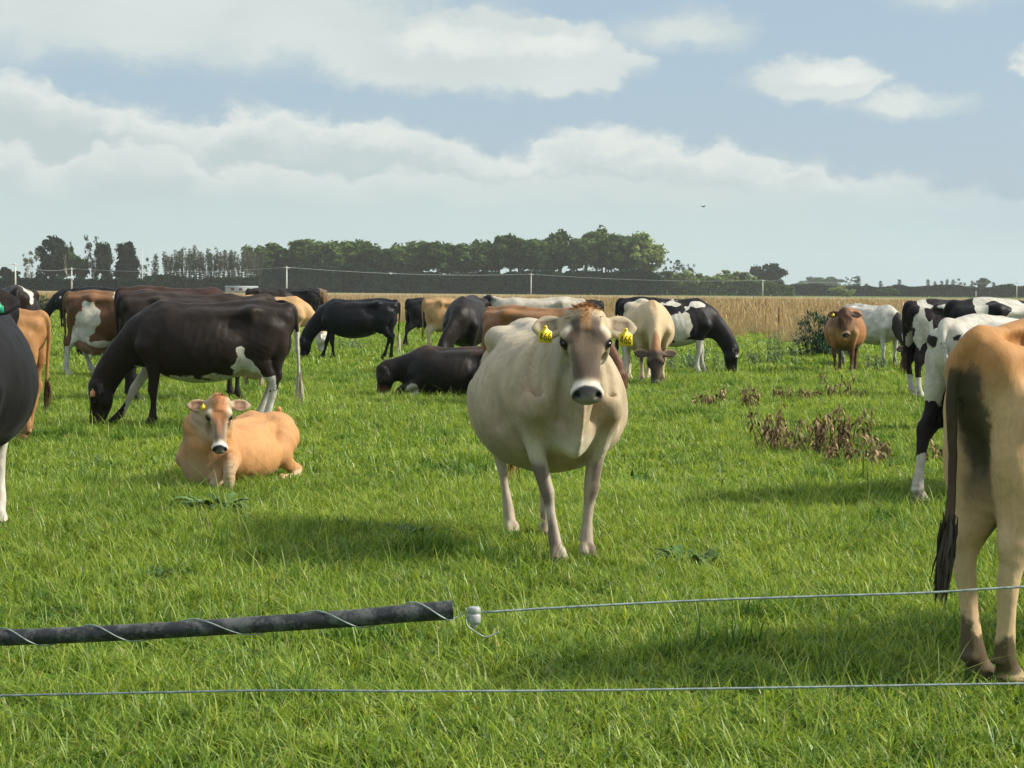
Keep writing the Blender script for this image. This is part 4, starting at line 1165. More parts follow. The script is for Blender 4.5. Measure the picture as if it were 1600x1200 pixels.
# large black grazer
cow('glossy all black cow grazing with its head to the left and a pale tail switch', 555, 39.6, 178, .98, solid((.009, .009, .011), seed=18, gloss=.75, ringw=0, ud=None), head='graze', fat=1.02, res=.018, yaw=R(3), hdir=(.12, 0, -.98), tuft=hair_cream,
    legs={'fl': (-.05, 0), 'fr': (.22, 0), 'hl': (-.02, 0), 'hr': (.16, 0)}, udder=.4, tuft_len=.5)
cow('small black cow standing turned away beyond the black grazer', 686, 49, 22, .96, solid((.011, .010, .011), seed=19, ud=(.05, .03, .03)), head='graze', udder=.9, legs={'hl': (-.1, 0), 'hr': (-.28, 0)})
cow('tan cow showing only its rump beside the small black cow', 722, 44.5, 3, .98, solid((.42, .25, .11), seed=20, belly=(.5, .4, .27)), head='graze', tuft=hair_tan)
cow('black brown cow grazing towards us behind the lying black cow', 730, 33.5, -98, 1.05, solid((.018, .014, .013), seed=21, back=(.02, .018, .018), gloss=.45), head='graze', fat=1.05, yaw=R(-26), headyaw=R(-34), udder=.5)
# lying black cow
def lie18(c):
    x, y, z = c['x'], c['y'], c['z']; k = fbm(c['V'], 5, 61, 2) - .5
    w = .11 - np.sqrt((x - .60) ** 2 + (z - .12) ** 2) + k * .1
    return w
cow('black and brown cow asleep on the ground with its muzzle in the grass', 714, 26.6, 181, .98, solid((.015, .012, .011), ringw=0, seed=22, back=(.10, .05, .026), white=lie18, face=lambda c, col: lerp(col, (.13, .055, .03), c['head'] * sstep(c['a'], .2, .35) * .8)), head='sleep', lie=True, fat=1.08, yaw=R(6), hdir=(.15, 0, -.95), head_shift=(-.02, 0, .05), res=.014, legs={'hl': (.06, .30)})
cow('white backed cow with a black head and white blaze behind the fat fawn cow', 838, 37.5, 176, 1.03, solid((.45, .40, .32), seed=23, face=lambda c, col: lerp(lerp(col, (.016, .013, .012), sstep(c['x'], .80, .88)), (.20, .08, .04), c['head'] * sstep(c['a'], .18, .28) * .9),
    white=lambda c: .028 - np.abs(c['b']) + (c['head'] < .5) * -1 - np.maximum(c['a'] - .25, 0)), head='up', yaw=R(-20), headyaw=R(50), head_shift=(0, 0, -.05), fat=1.0)
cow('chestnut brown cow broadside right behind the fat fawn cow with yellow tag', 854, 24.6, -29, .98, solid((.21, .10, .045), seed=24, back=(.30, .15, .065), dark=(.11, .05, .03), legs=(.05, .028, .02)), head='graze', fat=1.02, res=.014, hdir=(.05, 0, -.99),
    tags=[dict(side=-1, a=.08, b=.2, w=.045, right=(1, 0, 0))], legs={'hl': (0, 0), 'hr': (-.12, 0)})
cow('small far black cow with white flecks on its back, left of the other far one', 852, 60, 182, .86, solid(BLACK, seed=25, white=spots(3, 2.4, -.18)), head='graze')
cow('far black cow with a white saddle patch just above the chestnut cow', 898, 57, 178, .92, solid(BLACK, seed=26, white=lambda c: .10 - np.abs(c['x'] - .05 + (c['z'] - 1.1) * .6) - np.maximum(1.0 - c['z'], 0) + (fbm(c['V'], 5, 3, 2) - .5) * .1), head='graze')
# cream cow grazing head on
def cream23(c):
    n = c['n']; k = fbm(c['V'], 2.5, 71, 3); x, y, z = c['x'], c['y'], c['z']
    col = clr(n, (.52, .39, .235)) * (.86 + .28 * k)[:, None]
    col = lerp(col, (.60, .54, .42), sstep(-x, .0, .4) * .6)
    col = lerp(col, (.33, .17, .08), sstep(-np.abs(y), -.035, -.008) * sstep(z, 1.1, 1.2) * sstep(x, -.3, .1) * .7)
    h = c['head']; a, b_, cc = c['a'], c['b'], c['c']
    col = lerp(col, (.50, .36, .22), h * .8)
    col = lerp(col, (.055, .038, .030), h * sstep(a, .10, .2) * sstep(cc, -.05, .0) * sstep(-np.abs(b_), -.095, -.07) * .95)
    col = lerp(col, (.30, .13, .05), sstep(-a, -.06, -.01) * sstep(cc, .0, .05) * .8)
    col, bl = muzzle(c, col, black=(.05, .045, .04), ring=(.60, .56, .46)); col = eyes_dark(c, col); col = ear_inner(c, col, (.25, .13, .08), .5)
    col = lerp(col, (.05, .035, .03), legmask(c) * sstep(x, .515, .54) * .9)
    return col, np.full(n, .2), np.full(n, .1), np.full(n, .3)
cow('cream cow grazing head on towards the camera just right of the fat fawn cow', 1012, 31.2, -84, 1.03, cream23, head='graze', fat=1.12, res=.015, yaw=R(-6), headyaw=R(-4), hdir=(.22, 0, -.97), ear_size=1.05, ear_drop=-.15, udder=.4, head_shift=(-.02, 0, .06))
# black and white grazer facing right
def bw24(c):
    x, y, z = c['x'], c['y'], c['z']; k = fbm(c['V'], 3.4, 81, 3) - .5
    w = .17 - np.sqrt(((x - .10 - (z - .8) * .15) * .85) ** 2 + ((z - .78) * .62) ** 2) + k * .20
    w = np.maximum(w, .60 - z + k * .2 - np.maximum(x - .3, 0) * 2)
    w = np.maximum(w, .05 - np.sqrt(((x + .02) * .5) ** 2 + (z - 1.22) ** 2) + k * .1)
    w = np.maximum(w, .055 - np.sqrt(((x - .48) * .6 + (z - 1.2) * .5) ** 2 + (z - 1.2) ** 2) + k * .1)
    w = np.maximum(w, np.where((z < .60) & (x > .2) & (x < .7), .12 + k * .6, -.3))
    w = np.maximum(w, np.where((z < .25) & (c['head'] < .1) & (x < .75), .10 + k * .5, -.3))
    return np.maximum(w, np.where(c['head'] > .5, .04 - np.sqrt((c['a'] - .15) ** 2 + (c['c'] - .05) ** 2), -.3))
cow('black and white cow grazing to the right by the dry grass', 1049, 34.5, 2, 1.05, solid(BLACK, seed=27, white=bw24, gloss=.45), head='graze', fat=1.03, udder=.9, res=.016, yaw=R(-3), legs={'fl': (.1, 0), 'fr': (-.05, 0)})
# brown cow by the dark bush
def br25(c):
    n = c['n']; k = fbm(c['V'], 2.5, 91, 3); x, y, z = c['x'], c['y'], c['z']
    col = clr(n, (.30, .135, .052)) * (.85 + .3 * k)[:, None]
    col = lerp(col, (.055, .03, .02), np.maximum(c['head'] * .85, legmask(c) * .8))
    col = lerp(col, (.42, .25, .11), sstep(-np.sqrt((x - .66) ** 2 + (z - .82) ** 2), -.22, -.1) * .8)
    col = lerp(col, (.035, .02, .015), sstep(x, .35, .6) * sstep(z, .75, 1.0) * .5 * (1 - c['head']))
    col, bl = muzzle(c, col, black=(.02, .018, .018), ring=(.36, .24, .15), ringw=.8); col = ear_inner(c, col, (.03, .02, .015), .8)
    return col, np.full(n, .2), np.full(n, .1), np.full(n, .35)
cow('red brown cow facing the camera in front of the dark green bush', 1322, 35.3, -104, .92, br25, head='up', fat=1.12, res=.016, yaw=R(6), headyaw=R(14), head_shift=(-.06, 0, -.06), hscale=1.05, eyes=True,
    tags=[dict(side=-1, a=.10, b=.22, c=.03, w=.055)])
def wh26(c):
    x, y, z = c['x'], c['y'], c['z']; k = fbm(c['V'], 3.0, 95, 3) - .5
    return .25 - sstep(x + k * .3, .72, .80) * .6 - (c['head'] > .5) * .0 + k * .2 + np.where((c['head'] > .4) & (np.abs(c['b']) < .03), .5, 0)
cow('dirty white cow with a black head grazing behind the red brown cow', 1366, 39.0, -58, .96, solid((.03, .025, .02), seed=28, white=wh26, dirt=.5, dirt0=.28), head='graze', fat=1.12, res=.017, tuft=hair_white)
# the black and white cows at the right
def bw27(c):
    x, y, z = c['x'], c['y'], c['z']; k = fbm(c['V'], 3.0, 101, 3) - .5
    w = .085 - np.abs(x + .75 - (z - 1) * .15) + k * .10 - np.maximum(.80 - z, 0) * .5
    w = np.maximum(w, .055 - np.abs(z - 1.235) + k * .10 - np.maximum(x - .1, 0) * .6 - np.maximum(-.7 - x, 0))
    w = np.minimum(w, np.sqrt(((x + .70) * 1.6) ** 2 + (z - 1.13) ** 2) - .07)
    return np.maximum(w, np.where(z + k * .3 < .32, .1 + k * .5, -.3))
cow('farther black and white cow whose rump edges out left of the white footed one', 1512, 27.2, 17, 1.07, solid((.017, .011, .012), seed=29, white=bw27, gloss=.5), head='level', fat=1.05, res=.014, udder=.8, tuft=hair_brown, legs={'hl': (.05, 0), 'hr': (-.02, 0)})
def bw28(c):
    x, y, z = c['x'], c['y'], c['z']; k = fbm(c['V'], 2.6, 111, 3) - .5
    w = .30 - np.abs(x + .66 - (z - .9) * .25) + k * .14
    w = np.maximum(w, .07 - np.abs(z - 1.25) + k * .1 - np.maximum(x - .2, 0))
    zn = z + (fbm(c['V'], 11, 5, 3) - .5) * .26
    w = np.where((zn > .38) & (zn < .74) & (y > 0) & (x < -.4), np.minimum(w, -.15 + k * .3 + sstep(x, -.72, -.58) * .4), w)
    w = np.where(zn < .40, np.maximum(w, .07 + k * .5), w)
    return w
cow('black and white cow with white hind foot and full udder beside the muddy cow', 1604, 13.8, 38, 1.02, solid((.017, .013, .013), seed=30, white=bw28, gloss=.5, ud=(.46, .36, .30), dirt=.45), head='level', fat=1.05, res=.0105, udder=1.35, legs={'hl': (-.16, .02), 'hr': (.1, 0)}, tail=[(-.86, 0, 1.27), (-.925, -.02, 1.22), (-.945, -.06, 1.08), (-.93, -.11, .90), (-.92, -.15, .72), (-.92, -.18, .60)])
cow('black cow with white blotches on its back, topmost behind the muddy tan cow', 1618, 20.5, 12, 1.10, solid(BLACK, seed=31, white=spots(12, 2.2, .02)), head='level', res=.016)
# muddy tan cow seen from behind
def mud29(c):
    V = c['V']; n = c['n']; x, y, z = c['x'], c['y'], c['z']; k = fbm(V, 2.2, 121, 3); k2 = fbm(V, 9, 125, 3)
    col = clr(n, (.43, .215, .078)) * (.84 + .32 * k)[:, None]
    col = lerp(col, (.56, .39, .21), sstep(-x, .55, .78) * sstep(-np.abs(y + .02), -.30, -.12) * sstep(-z, -1.20, -1.0) * .85)
    col = lerp(col, (.57, .42, .25), sstep(-z, -.75, -.45) * .8)
    col = lerp(col, (.040, .036, .034), sstep(-x, .66, .78) * sstep(-np.abs(y - .01) + (k2 - .5) * .07, -.085, -.04) * sstep(-z, -1.18, -1.12) * sstep(z, .55, .85) * .9)
    col = hooves(c, col, (.03, .025, .02))
    t = sstep(-x, .88, .905)
    col = lerp(col, (.060, .038, .026), t * sstep(-z + (k2 - .5) * .2, -1.15, -.9) * .9)
    col, um = udder_pink(c, col, (.20, .17, .15))
    d = .12 + .62 * sstep(-x, .62, .80) * sstep(-np.sqrt((y + .0) ** 2 * 5.0 + ((z - 1.0) * .8) ** 2), -.30, -.05) * (.70 + .6 * sstep(fbm(V, 5, 9, 4), .28, .72))
    d = np.maximum(d, .66 * sstep(-z, -.46, -.12) * (.6 + .8 * sstep(k2, .35, .62))); d = np.maximum(d, .50 * sstep(-x, .45, .7) * sstep(k2, .45, .75) * sstep(-z, -.95, -.6))
    d = np.maximum(d, .36 * sstep(-x, .60, .75) * sstep(-np.abs(y), -.24, -.15) * sstep(-np.abs(z - .85), -.35, -.1))
    return col, np.full(n, .2), d, np.full(n, .25)
g = G(1560, 1084); hd_ = 38
org = g + Vector((math.cos(R(hd_)), math.sin(R(hd_)), 0)) * .76
cow('muddy tan cow seen from behind, its long tail beside its legs', org, 7.6, hd_, 1.06, mud29, head='level', res=.0088, fat=.97, udder=.28, bone=1.2, yaw=R(-5), hams=1.2, tailw=1.5,
    hy=.76, legs={'hl': (.02, -.03), 'hr': (.04, -.10)}, tuft=hair_muddy, tuft_len=.27, tuft_w=.018, nstr=170, tuft_sp=.045,
    tail=[(-.86, .0, 1.27), (-.925, .03, 1.22), (-.945, .05, 1.08), (-.93, .055, .93), (-.925, .055, .80), (-.93, .055, .70), (-.94, .055, .62)])
# ------------------------------------------------------------------ trees
def leaf_mat(name, stops):
    m = bpy.data.materials.new(name); m.use_nodes = True
    nt = m.node_tree; E.nt = nt; nt.nodes.clear()
    out = nt.nodes.new('ShaderNodeOutputMaterial')
    oi = nt.nodes.new('ShaderNodeObjectInfo')
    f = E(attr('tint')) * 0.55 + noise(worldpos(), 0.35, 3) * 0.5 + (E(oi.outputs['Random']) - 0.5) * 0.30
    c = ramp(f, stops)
    d = nt.nodes.new('ShaderNodeBsdfDiffuse'); t = nt.nodes.new('ShaderNodeBsdfTranslucent')
    nt.links.new(c, d.inputs[0]); nt.links.new(c, t.inputs[0])
    mx = nt.nodes.new('ShaderNodeMixShader'); mx.inputs[0].default_value = 0.25
    nt.links.new(d.outputs[0], mx.inputs[1]); nt.links.new(t.outputs[0], mx.inputs[2]); nt.links.new(mx.outputs[0], out.inputs[0])
    return m
leaf_mid = leaf_mat('leaf_mid', [(.25, (.026, .055, .016)), (.55, (.062, .110, .028)), (.85, (.14, .20, .055))])
leaf_dark = leaf_mat('leaf_dark', [(.25, (.012, .022, .014)), (.55, (.022, .038, .020)), (.85, (.040, .062, .028))])
leaf_hedge = leaf_mat('leaf_hedge', [(.25, (.008, .022, .013)), (.55, (.016, .045, .026)), (.85, (.034, .075, .036))])
leaf_light = leaf_mat('leaf_light', [(.25, (.045, .080, .022)), (.55, (.17, .23, .060)), (.85, (.32, .39, .12))])
leaf_grey = leaf_mat('leaf_grey', [(.25, (.040, .058, .036)), (.55, (.075, .098, .060)), (.85, (.13, .155, .095))])
bark_m = plainmat('bark', (.16, .13, .10), .9, .1, .3, 3.0)
barkpale_m = plainmat('bark_pale', (.34, .31, .26), .9, .1, .3, 3.0)
def cards(rs, centres, radii, per, size, flat=1.0):
    """leaf sprays scattered over clump surfaces"""
    V = []; T = []
    for c, r in zip(centres, radii):
        m = int(per * (r / .9) ** 1.5)
        u = rs.normal(0, 1, (m, 3)); u /= np.linalg.norm(u, axis=1)[:, None]
        rad = r * (rs.rand(m) ** .45)[:, None] * (1 + .25 * rs.normal(0, 1, (m, 1)))
        p = np.array(c) + u * rad * np.array((1, 1, flat))
        a = rs.normal(0, 1, (m, 3)); a /= np.linalg.norm(a, axis=1)[:, None]
        b = np.cross(a, rs.normal(0, 1, (m, 3))); b /= np.linalg.norm(b, axis=1)[:, None]
        s = size * rs.uniform(.5, 1.3, (m, 1))
        q = np.stack([p - a * s, p + b * s * .55, p + a * s, p - b * s * .55], 1)
        V.append(q.reshape(-1, 3)); T.append(np.repeat(rs.rand() * .55 + .45 * rs.rand(m), 4))
    V = np.concatenate(V); T = np.concatenate(T)
    return V, np.arange(len(V)).reshape(-1, 4), T
def limbs(rs, base_h, tops, r0, mb=None, lean=0.0, root=(0, 0)):
    mb = mb or MB()
    trunk = [(root[0], root[1], -.3), (root[0] + lean * .3, root[1], base_h * .5), (root[0] + lean, root[1], base_h)]
    mb.tube(trunk, [r0 * 1.25, r0, r0 * .8], 6)
    for t in tops:
        s = np.array(trunk[-1]) - np.array((0, 0, rs.rand() * base_h * .25)); e = np.array(t); m_ = (s + e) / 2 + rs.normal(0, .3, 3)
        mb.tube([s, m_, e], [r0 * .5, r0 * .3, r0 * .1], 4, cap=False)
    return mb
_vars = {}
def tree_meshes(kind, k):
    """unit-free meshes, about 10 m tall, the crown and the trunk apart"""
    if (kind, k) in _vars: return _vars[kind, k]
    rs = np.random.RandomState(hash(kind) % 1 + k * 13 + {'broad': 1, 'wind': 2, 'poplar': 3, 'dark': 4, 'fan': 5, 'sparse': 6, 'round': 7, 'willow': 8}[kind])
    C = []; Rr = []; fl = 1.0; per = 90; size = .34; bark = bark_m; base = 3.0; r0 = .22; lean = rs.uniform(-.3, .3)
    if kind == 'wind':            # tall windbreak tree: clean lower stem, crown above
        base = 4.6; per = 170; size = .36
        for i in range(40):
            a = rs.rand() * 6.28; rr = 2.0 * math.sqrt(rs.rand()); z = 5.0 + 4.3 * rs.rand() ** .85
            rr *= 1.15 - abs(z - 7.0) / 4.6 * .55
            C.append((rr * math.cos(a) + lean, rr * math.sin(a), z)); Rr.append(rs.uniform(.45, .95))
        C.append((lean, 0, 9.4)); Rr.append(.7)
    elif kind in ('broad', 'round'):
        base = 2.4 if kind == 'broad' else 3.4; lo = 1.6 if kind == 'broad' else 4.0
        for i in range(34):
            u = rs.normal(0, 1, 3); u /= np.linalg.norm(u); q = rs.rand() ** .4
            C.append((u[0] * 3.6 * q, u[1] * 3.6 * q, (lo + 10) / 2 + u[2] * (10 - lo) / 2 * .85 * q)); Rr.append(rs.uniform(.6, 1.15))
        per = 190; size = .42
    elif kind == 'willow':
        base = 2.4
        for i in range(30):
            u = rs.normal(0, 1, 3); u /= np.linalg.norm(u); q = rs.rand() ** .4
            C.append((u[0] * 4.2 * q, u[1] * 4.2 * q, 5.0 + u[2] * 4.2 * q)); Rr.append(rs.uniform(.7, 1.2))
        fl = 1.5
    elif kind == 'dark':          # dense dark conifer, foliage down to the ground
        base = 4; per = 170; size = .40
        for i in range(46):
            z = rs.rand() ** 1.1 * 9.2 + .4; a = rs.rand() * 6.28; rr = (3.0 - .12 * z if z < 6 else 2.4 * math.sqrt(max(0, (10.4 - z) / 4.4))) * math.sqrt(rs.rand())
            C.append((rr * math.cos(a), rr * math.sin(a), z)); Rr.append(rs.uniform(.55, 1.1))
    elif kind == 'poplar':
        base = 2; per = 70; size = .26
        for i in range(18):
            z = 1 + 9 * i / 17; rr = .75 * math.sin(min(1, (z) / 3.5) * 1.57) * (1.15 - z / 11) ; a = rs.rand() * 6.28
            C.append((rr * math.cos(a) * .5, rr * math.sin(a) * .5, z)); Rr.append(.40 + rr * .55)
        fl = 1.5
    elif kind == 'fan':           # see-through poplars with many rising shoots
        base = 1.5; per = 42; size = .20; bark = bark_m; r0 = .14
        for i in range(7):
            ax = rs.uniform(-.17, .17); ay = rs.uniform(-.15, .15); top = rs.uniform(7.8, 10)
            for z in np.arange(2.2, top, .55):
                C.append((ax * z + rs.normal(0, .10), ay * z + rs.normal(0, .10), z)); Rr.append(rs.uniform(.16, .36) * (1.35 if z > 5 else .8))
        per = 75
    elif kind == 'sparse':
        base = 4; per = 60; size = .26; bark = barkpale_m
        for i in range(26):
            a = rs.rand() * 6.28; rr = 2.6 * math.sqrt(rs.rand()); z = 3.2 + 6.6 * rs.rand()
            C.append((rr * math.cos(a), rr * math.sin(a), z)); Rr.append(rs.uniform(.3, .8))
    V, F, T = cards(rs, C, Rr, per, size, fl)
    T = np.clip(T + (V[:, 2] / 10 - .5) * .35, 0, 1)
    me = mesh_np(kind + '_crown', V, F, False); vattr(me, 'tint', T)
    mb = MB()
    if kind == 'fan':
        for i in range(9):
            ax = rs.uniform(-.17, .17); mb.tube([(ax * .3, 0, -.2), (ax * 3, rs.uniform(-.3, .3), 3), (ax * 9, rs.uniform(-1, 1), 9.2)], [.10, .07, .03], 4, cap=False)
    elif kind == 'wind':
        for q in range(rs.randint(1, 4)):
            x0 = rs.uniform(-.5, .5); ln = rs.uniform(-.7, .7)
            limbs(rs, 5.0, [C[i] for i in range(q, 30, 4)][:6], .15, mb, ln, (x0, rs.uniform(-.3, .3)))
    else:
        limbs(rs, base, [C[i] for i in range(0, len(C), 4)], r0, mb, 0)
    tk = mb.mesh(kind + '_trunk'); tk.materials.append(bark)
    _vars[kind, k] = (me, tk)
    return me, tk
def tree(px, ytop, dist, kind, k, mat, name, label, group, wpx=None, cat='tree', crownscale=1.0):
    """px, ytop: where the tip is seen; dist: how far off it stands"""
    top = D(px, ytop, dist); h = top.z / {'broad': 8.9, 'round': 9.6, 'willow': 9.6, 'poplar': 9.8}.get(kind, 10.0)
    me, tk = tree_meshes(kind, k)
    key = ('mat', kind, k, mat.name)
    if key not in _vars:
        m2 = me.copy(); m2.materials.clear(); m2.materials.append(mat); _vars[key] = m2
    nat = {'wind': 4.6, 'broad': 8.2, 'round': 8.2, 'willow': 9.4, 'dark': 6.6, 'poplar': 2.0, 'fan': 3.6, 'sparse': 6.0}[kind]
    w = (wpx / FPX * dist) / nat if wpx else h
    t = empty(name, (top.x, dist, 0), random.Random(int(px * 7)).uniform(0, 6.28), label, cat, group)
    t.scale = (w, w, h)
    a = link('trunk', tk, None, t); b_ = link('crown', _vars[key], None, t)
    return t
def hedge(x0, x1, tops, dist, label, mat, per_m=90, depth=3.0, cat='hedge', name='hedge', size=.4, seed=1):
    rs = np.random.RandomState(seed)
    X0, X1 = X(x0, dist), X(x1, dist); n = int((X1 - X0) * per_m)
    xs = rs.uniform(X0, X1, n)
    tx = np.array([X(p, dist) for p, _ in tops]); tz = np.array([D(p, y, dist).z for p, y in tops])
    hz = np.interp(xs, tx, tz) * (1 + .20 * (fbm(np.stack([xs, xs * 0, xs * 0], 1), .35, seed, 3) - .5) * 2)
    zz = hz * (1 - rs.rand(n) ** 1.7); dd = (rs.rand(n) - .5) * depth * (1.1 - .4 * zz / hz)
    p = np.stack([xs, dist + dd, zz], 1)
    a = rs.normal(0, 1, (n, 3)); a /= np.linalg.norm(a, axis=1)[:, None]
    b = np.cross(a, rs.normal(0, 1, (n, 3))); b /= np.linalg.norm(b, axis=1)[:, None]
    s = size * rs.uniform(.5, 1.4, (n, 1))
    V = np.stack([p - a * s, p + b * s * .6, p + a * s, p - b * s * .6], 1).reshape(-1, 3)
    me = mesh_np(name, V, np.arange(len(V)).reshape(-1, 4), False)
    vattr(me, 'tint', np.repeat(np.clip(rs.rand(n) * .45 + sstep(fbm(p, .30, seed, 3), .3, .7) * .6, 0, 1), 4))
    return tag(link(name, me, mat), label, cat)
WB = 'tall trees of the central windbreak'
prof = [(404, 385), (423, 380), (447, 396), (462, 382), (480, 374), (503, 379), (522, 381), (541, 377), (563, 376), (585, 384), (604, 389), (624, 387), (642, 383), (660, 377), (682, 378), (703, 391), (721, 383),
        (741, 381), (760, 378), (778, 377), (796, 367), (816, 377), (834, 374), (856, 375), (876, 362), (896, 373), (917, 372), (938, 357), (957, 367), (978, 371), (998, 365), (1012, 378)]
ORD = 'first second third fourth fifth sixth seventh eighth ninth tenth eleventh twelfth thirteenth fourteenth fifteenth sixteenth seventeenth'.split()
for i, (x, y) in enumerate(prof):
    lab = '%s tall tree from the %s end of the long windbreak' % ((ORD[i], 'left') if i < 16 else (ORD[len(prof) - 1 - i], 'right'))
    if i == 27: lab = 'tallest tree of the long windbreak, towards its right end'
    if i == len(prof) - 1: lab = 'last tree at the right end of the long windbreak, paler and looser'
    if i == 0: lab = 'first leafy tree at the left end of the long windbreak'
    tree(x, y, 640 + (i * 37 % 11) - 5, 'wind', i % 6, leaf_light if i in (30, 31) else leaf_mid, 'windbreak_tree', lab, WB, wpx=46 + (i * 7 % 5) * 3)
hedge(404, 1030, [(404, 426), (420, 415), (450, 419), (480, 416), (520, 420), (560, 417), (590, 424), (610, 432), (640, 428), (700, 430), (780, 428), (850, 426), (900, 428), (960, 426), (1010, 420), (1030, 436)], 630, 'long dark trimmed hedge under the tall windbreak trees', leaf_hedge, 420, 5.0, size=.75)
LG = 'dark trees at the far left'
for (x, y, w, kind, k, m, lab) in ((10, 420, 46, 'broad', 0, leaf_dark, 'low round dark tree at the left edge beside the utility pole'),
                                   (46, 394, 34, 'sparse', 1, leaf_grey, 'loose reddish grey tree leaning over the first utility pole'),
                                   (84, 372, 62, 'dark', 0, leaf_dark, 'broad dark conifer with a domed top, biggest at the far left'),
                                   (122, 389, 42, 'broad', 1, leaf_mid, 'mid green tree between the domed conifer and the ragged one'),
                                   (146, 368, 34, 'sparse', 2, leaf_dark, 'ragged dark tree with a thin spiky top'),
                                   (162, 382, 36, 'dark', 1, leaf_dark, 'narrow dark conifer beside the ragged spiky tree'),
                                   (198, 381, 48, 'dark', 2, leaf_dark, 'dark conifer with a steep right side next to the gap of sky'),
                                   (104, 378, 20, 'sparse', 0, leaf_dark, 'small side top sticking out of the domed conifer group')):
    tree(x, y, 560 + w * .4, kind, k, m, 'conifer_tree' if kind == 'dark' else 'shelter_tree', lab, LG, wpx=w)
hedge(-60, 240, [(-60, 436), (240, 438)], 545, 'low dark hedge under the dark trees at the far left', leaf_hedge, 260, 4.0, seed=4, size=.6)
tree(228, 404, 600, 'sparse', 3, leaf_grey, 'poplar_tree', 'thin leaning grey tree in the gap right of the dark conifers', 'see-through poplars', wpx=20)
tree(243, 401, 604, 'poplar', 1, leaf_grey, 'poplar_tree', 'small grey poplar standing just before the see-through row', 'see-through poplars', wpx=16)
for i in range(17):
    x = 260 + i * 8.9; y = 389 + [6, 2, -1, -3, -4, -2, 1, 4, 2, 0, -1, 1, 3, 2, 0, 1, 2][i]
    tree(x, y, 610 + (i % 3) * 4, 'fan', i % 4, leaf_grey, 'poplar_tree', ORD[i] + ' see-through poplar from the left in the row beside the windbreak', 'see-through poplars', wpx=24)
hedge(205, 405, [(205, 440), (250, 430), (300, 436), (405, 434)], 590, 'uneven green hedge under the see-through poplars', leaf_dark, 260, 4.0, seed=5, size=.6)
RG = 'trees right of the windbreak'
for (x, y, w, d_, kind, k, m, lab) in ((1034, 404, 26, 760, 'sparse', 0, leaf_dark, 'thin broken tree right after the windbreak end'),
                                       (1056, 407, 30, 770, 'sparse', 1, leaf_dark, 'ragged twin topped tree behind the light round trees'),
                                       (1078, 412, 20, 780, 'sparse', 2, leaf_dark, 'small ragged tree with a narrow top, right of the ragged twin topped one'),
                                       (1042, 428, 46, 690, 'broad', 2, leaf_mid, 'round mid green tree touching the windbreak end'),
                                       (1066, 426, 50, 700, 'broad', 3, leaf_light, 'light green round tree in front of the ragged trees'),
                                       (1094, 430, 44, 705, 'broad', 0, leaf_light, 'low round green tree between two lighter round trees'),
                                       (1130, 424, 62, 715, 'broad', 1, leaf_light, 'widest light green round tree right of the windbreak'),
                                       (1160, 429, 48, 720, 'broad', 2, leaf_light, 'green tree on the left of the last round trees before the pole'),
                                       (1181, 436, 30, 725, 'broad', 3, leaf_mid, 'small green tree behind the white utility pole'),
                                       (1201, 413, 58, 820, 'round', 0, leaf_dark, 'dark umbrella crowned tree standing above the others by the pole'),
                                       (1219, 438, 22, 720, 'dark', 1, leaf_dark, 'narrow dark conifer below the umbrella crowned tree'),
                                       (1206, 440, 30, 735, 'broad', 0, leaf_mid, 'low tree under the umbrella crowned tree'),
                                       (1245, 440, 40, 1500, 'broad', 1, leaf_mid, 'hazy pale tree first in the far blue group'),
                                       (1275, 436, 50, 1520, 'broad', 2, leaf_mid, 'hazy blue tree in the middle of the far group'),
                                       (1300, 435, 46, 1500, 'broad', 3, leaf_mid, 'hazy blue tree at the right of the far group'),
                                       (1331, 433, 24, 1100, 'sparse', 0, leaf_dark, 'loose upright tree over the willow'),
                                       (1341, 433, 14, 1110, 'poplar', 0, leaf_dark, 'narrow poplar touching the loose upright tree'),
                                       (1351, 444, 18, 1120, 'broad', 1, leaf_dark, 'small round tree right of the narrow poplar'),
                                       (1376, 440, 10, 1150, 'poplar', 1, leaf_dark, 'small lone poplar tip between two gaps of sky'),
                                       (1405, 438, 11, 1150, 'poplar', 2, leaf_dark, 'lone pointed poplar with sky on both sides'),
                                       (1450, 438, 10, 1160, 'poplar', 0, leaf_dark, 'first poplar of the ragged far group behind the black and white cows'),
                                       (1461, 441, 9, 1160, 'poplar', 1, leaf_dark, None), (1471, 440, 9, 1165, 'poplar', 2, leaf_dark, None), (1480, 438, 9, 1165, 'poplar', 0, leaf_dark, None), (1489, 438, 10, 1165, 'poplar', 1, leaf_dark, None),
                                       (1500, 436, 20, 1150, 'sparse', 3, leaf_dark, 'broader tree closing the far poplar group'),
                                       (1519, 440, 10, 1010, 'poplar', 0, leaf_grey, 'pale poplar touching the pale round tree near the right edge'),
                                       (1534, 436, 26, 1000, 'round', 1, leaf_grey, 'pale round tree near the right edge by a pole'),
                                       (1552, 442, 10, 1010, 'poplar', 2, leaf_grey, 'thin poplar right of the pale round tree'),
                                       (1575, 445, 44, 980, 'broad', 0, leaf_mid, 'green tree beside the last utility pole'),
                                       (1612, 447, 50, 985, 'broad', 3, leaf_mid, 'green tree cut by the right border of the photo'),
                                       (1316, 447, 46, 640, 'willow', 0, leaf_light, 'drooping light green willow in front of the far hedge'),
                                       (1388, 452, 40, 760, 'broad', 2, leaf_mid, 'low bushy tree right of the willow in the hedge line'),
                                       (1425, 454, 36, 765, 'broad', 3, leaf_dark, 'low dark bushy tree left of the black and white rump')):
    tree(x, y, d_, kind, k, m, 'poplar_tree' if kind == 'poplar' else 'willow_tree' if kind == 'willow' else 'shelter_tree', lab or '%s far poplar of the ragged group behind the black and white cows' % {1461: 'second', 1471: 'third', 1480: 'fourth', 1489: 'fifth'}[x], RG, wpx=w)
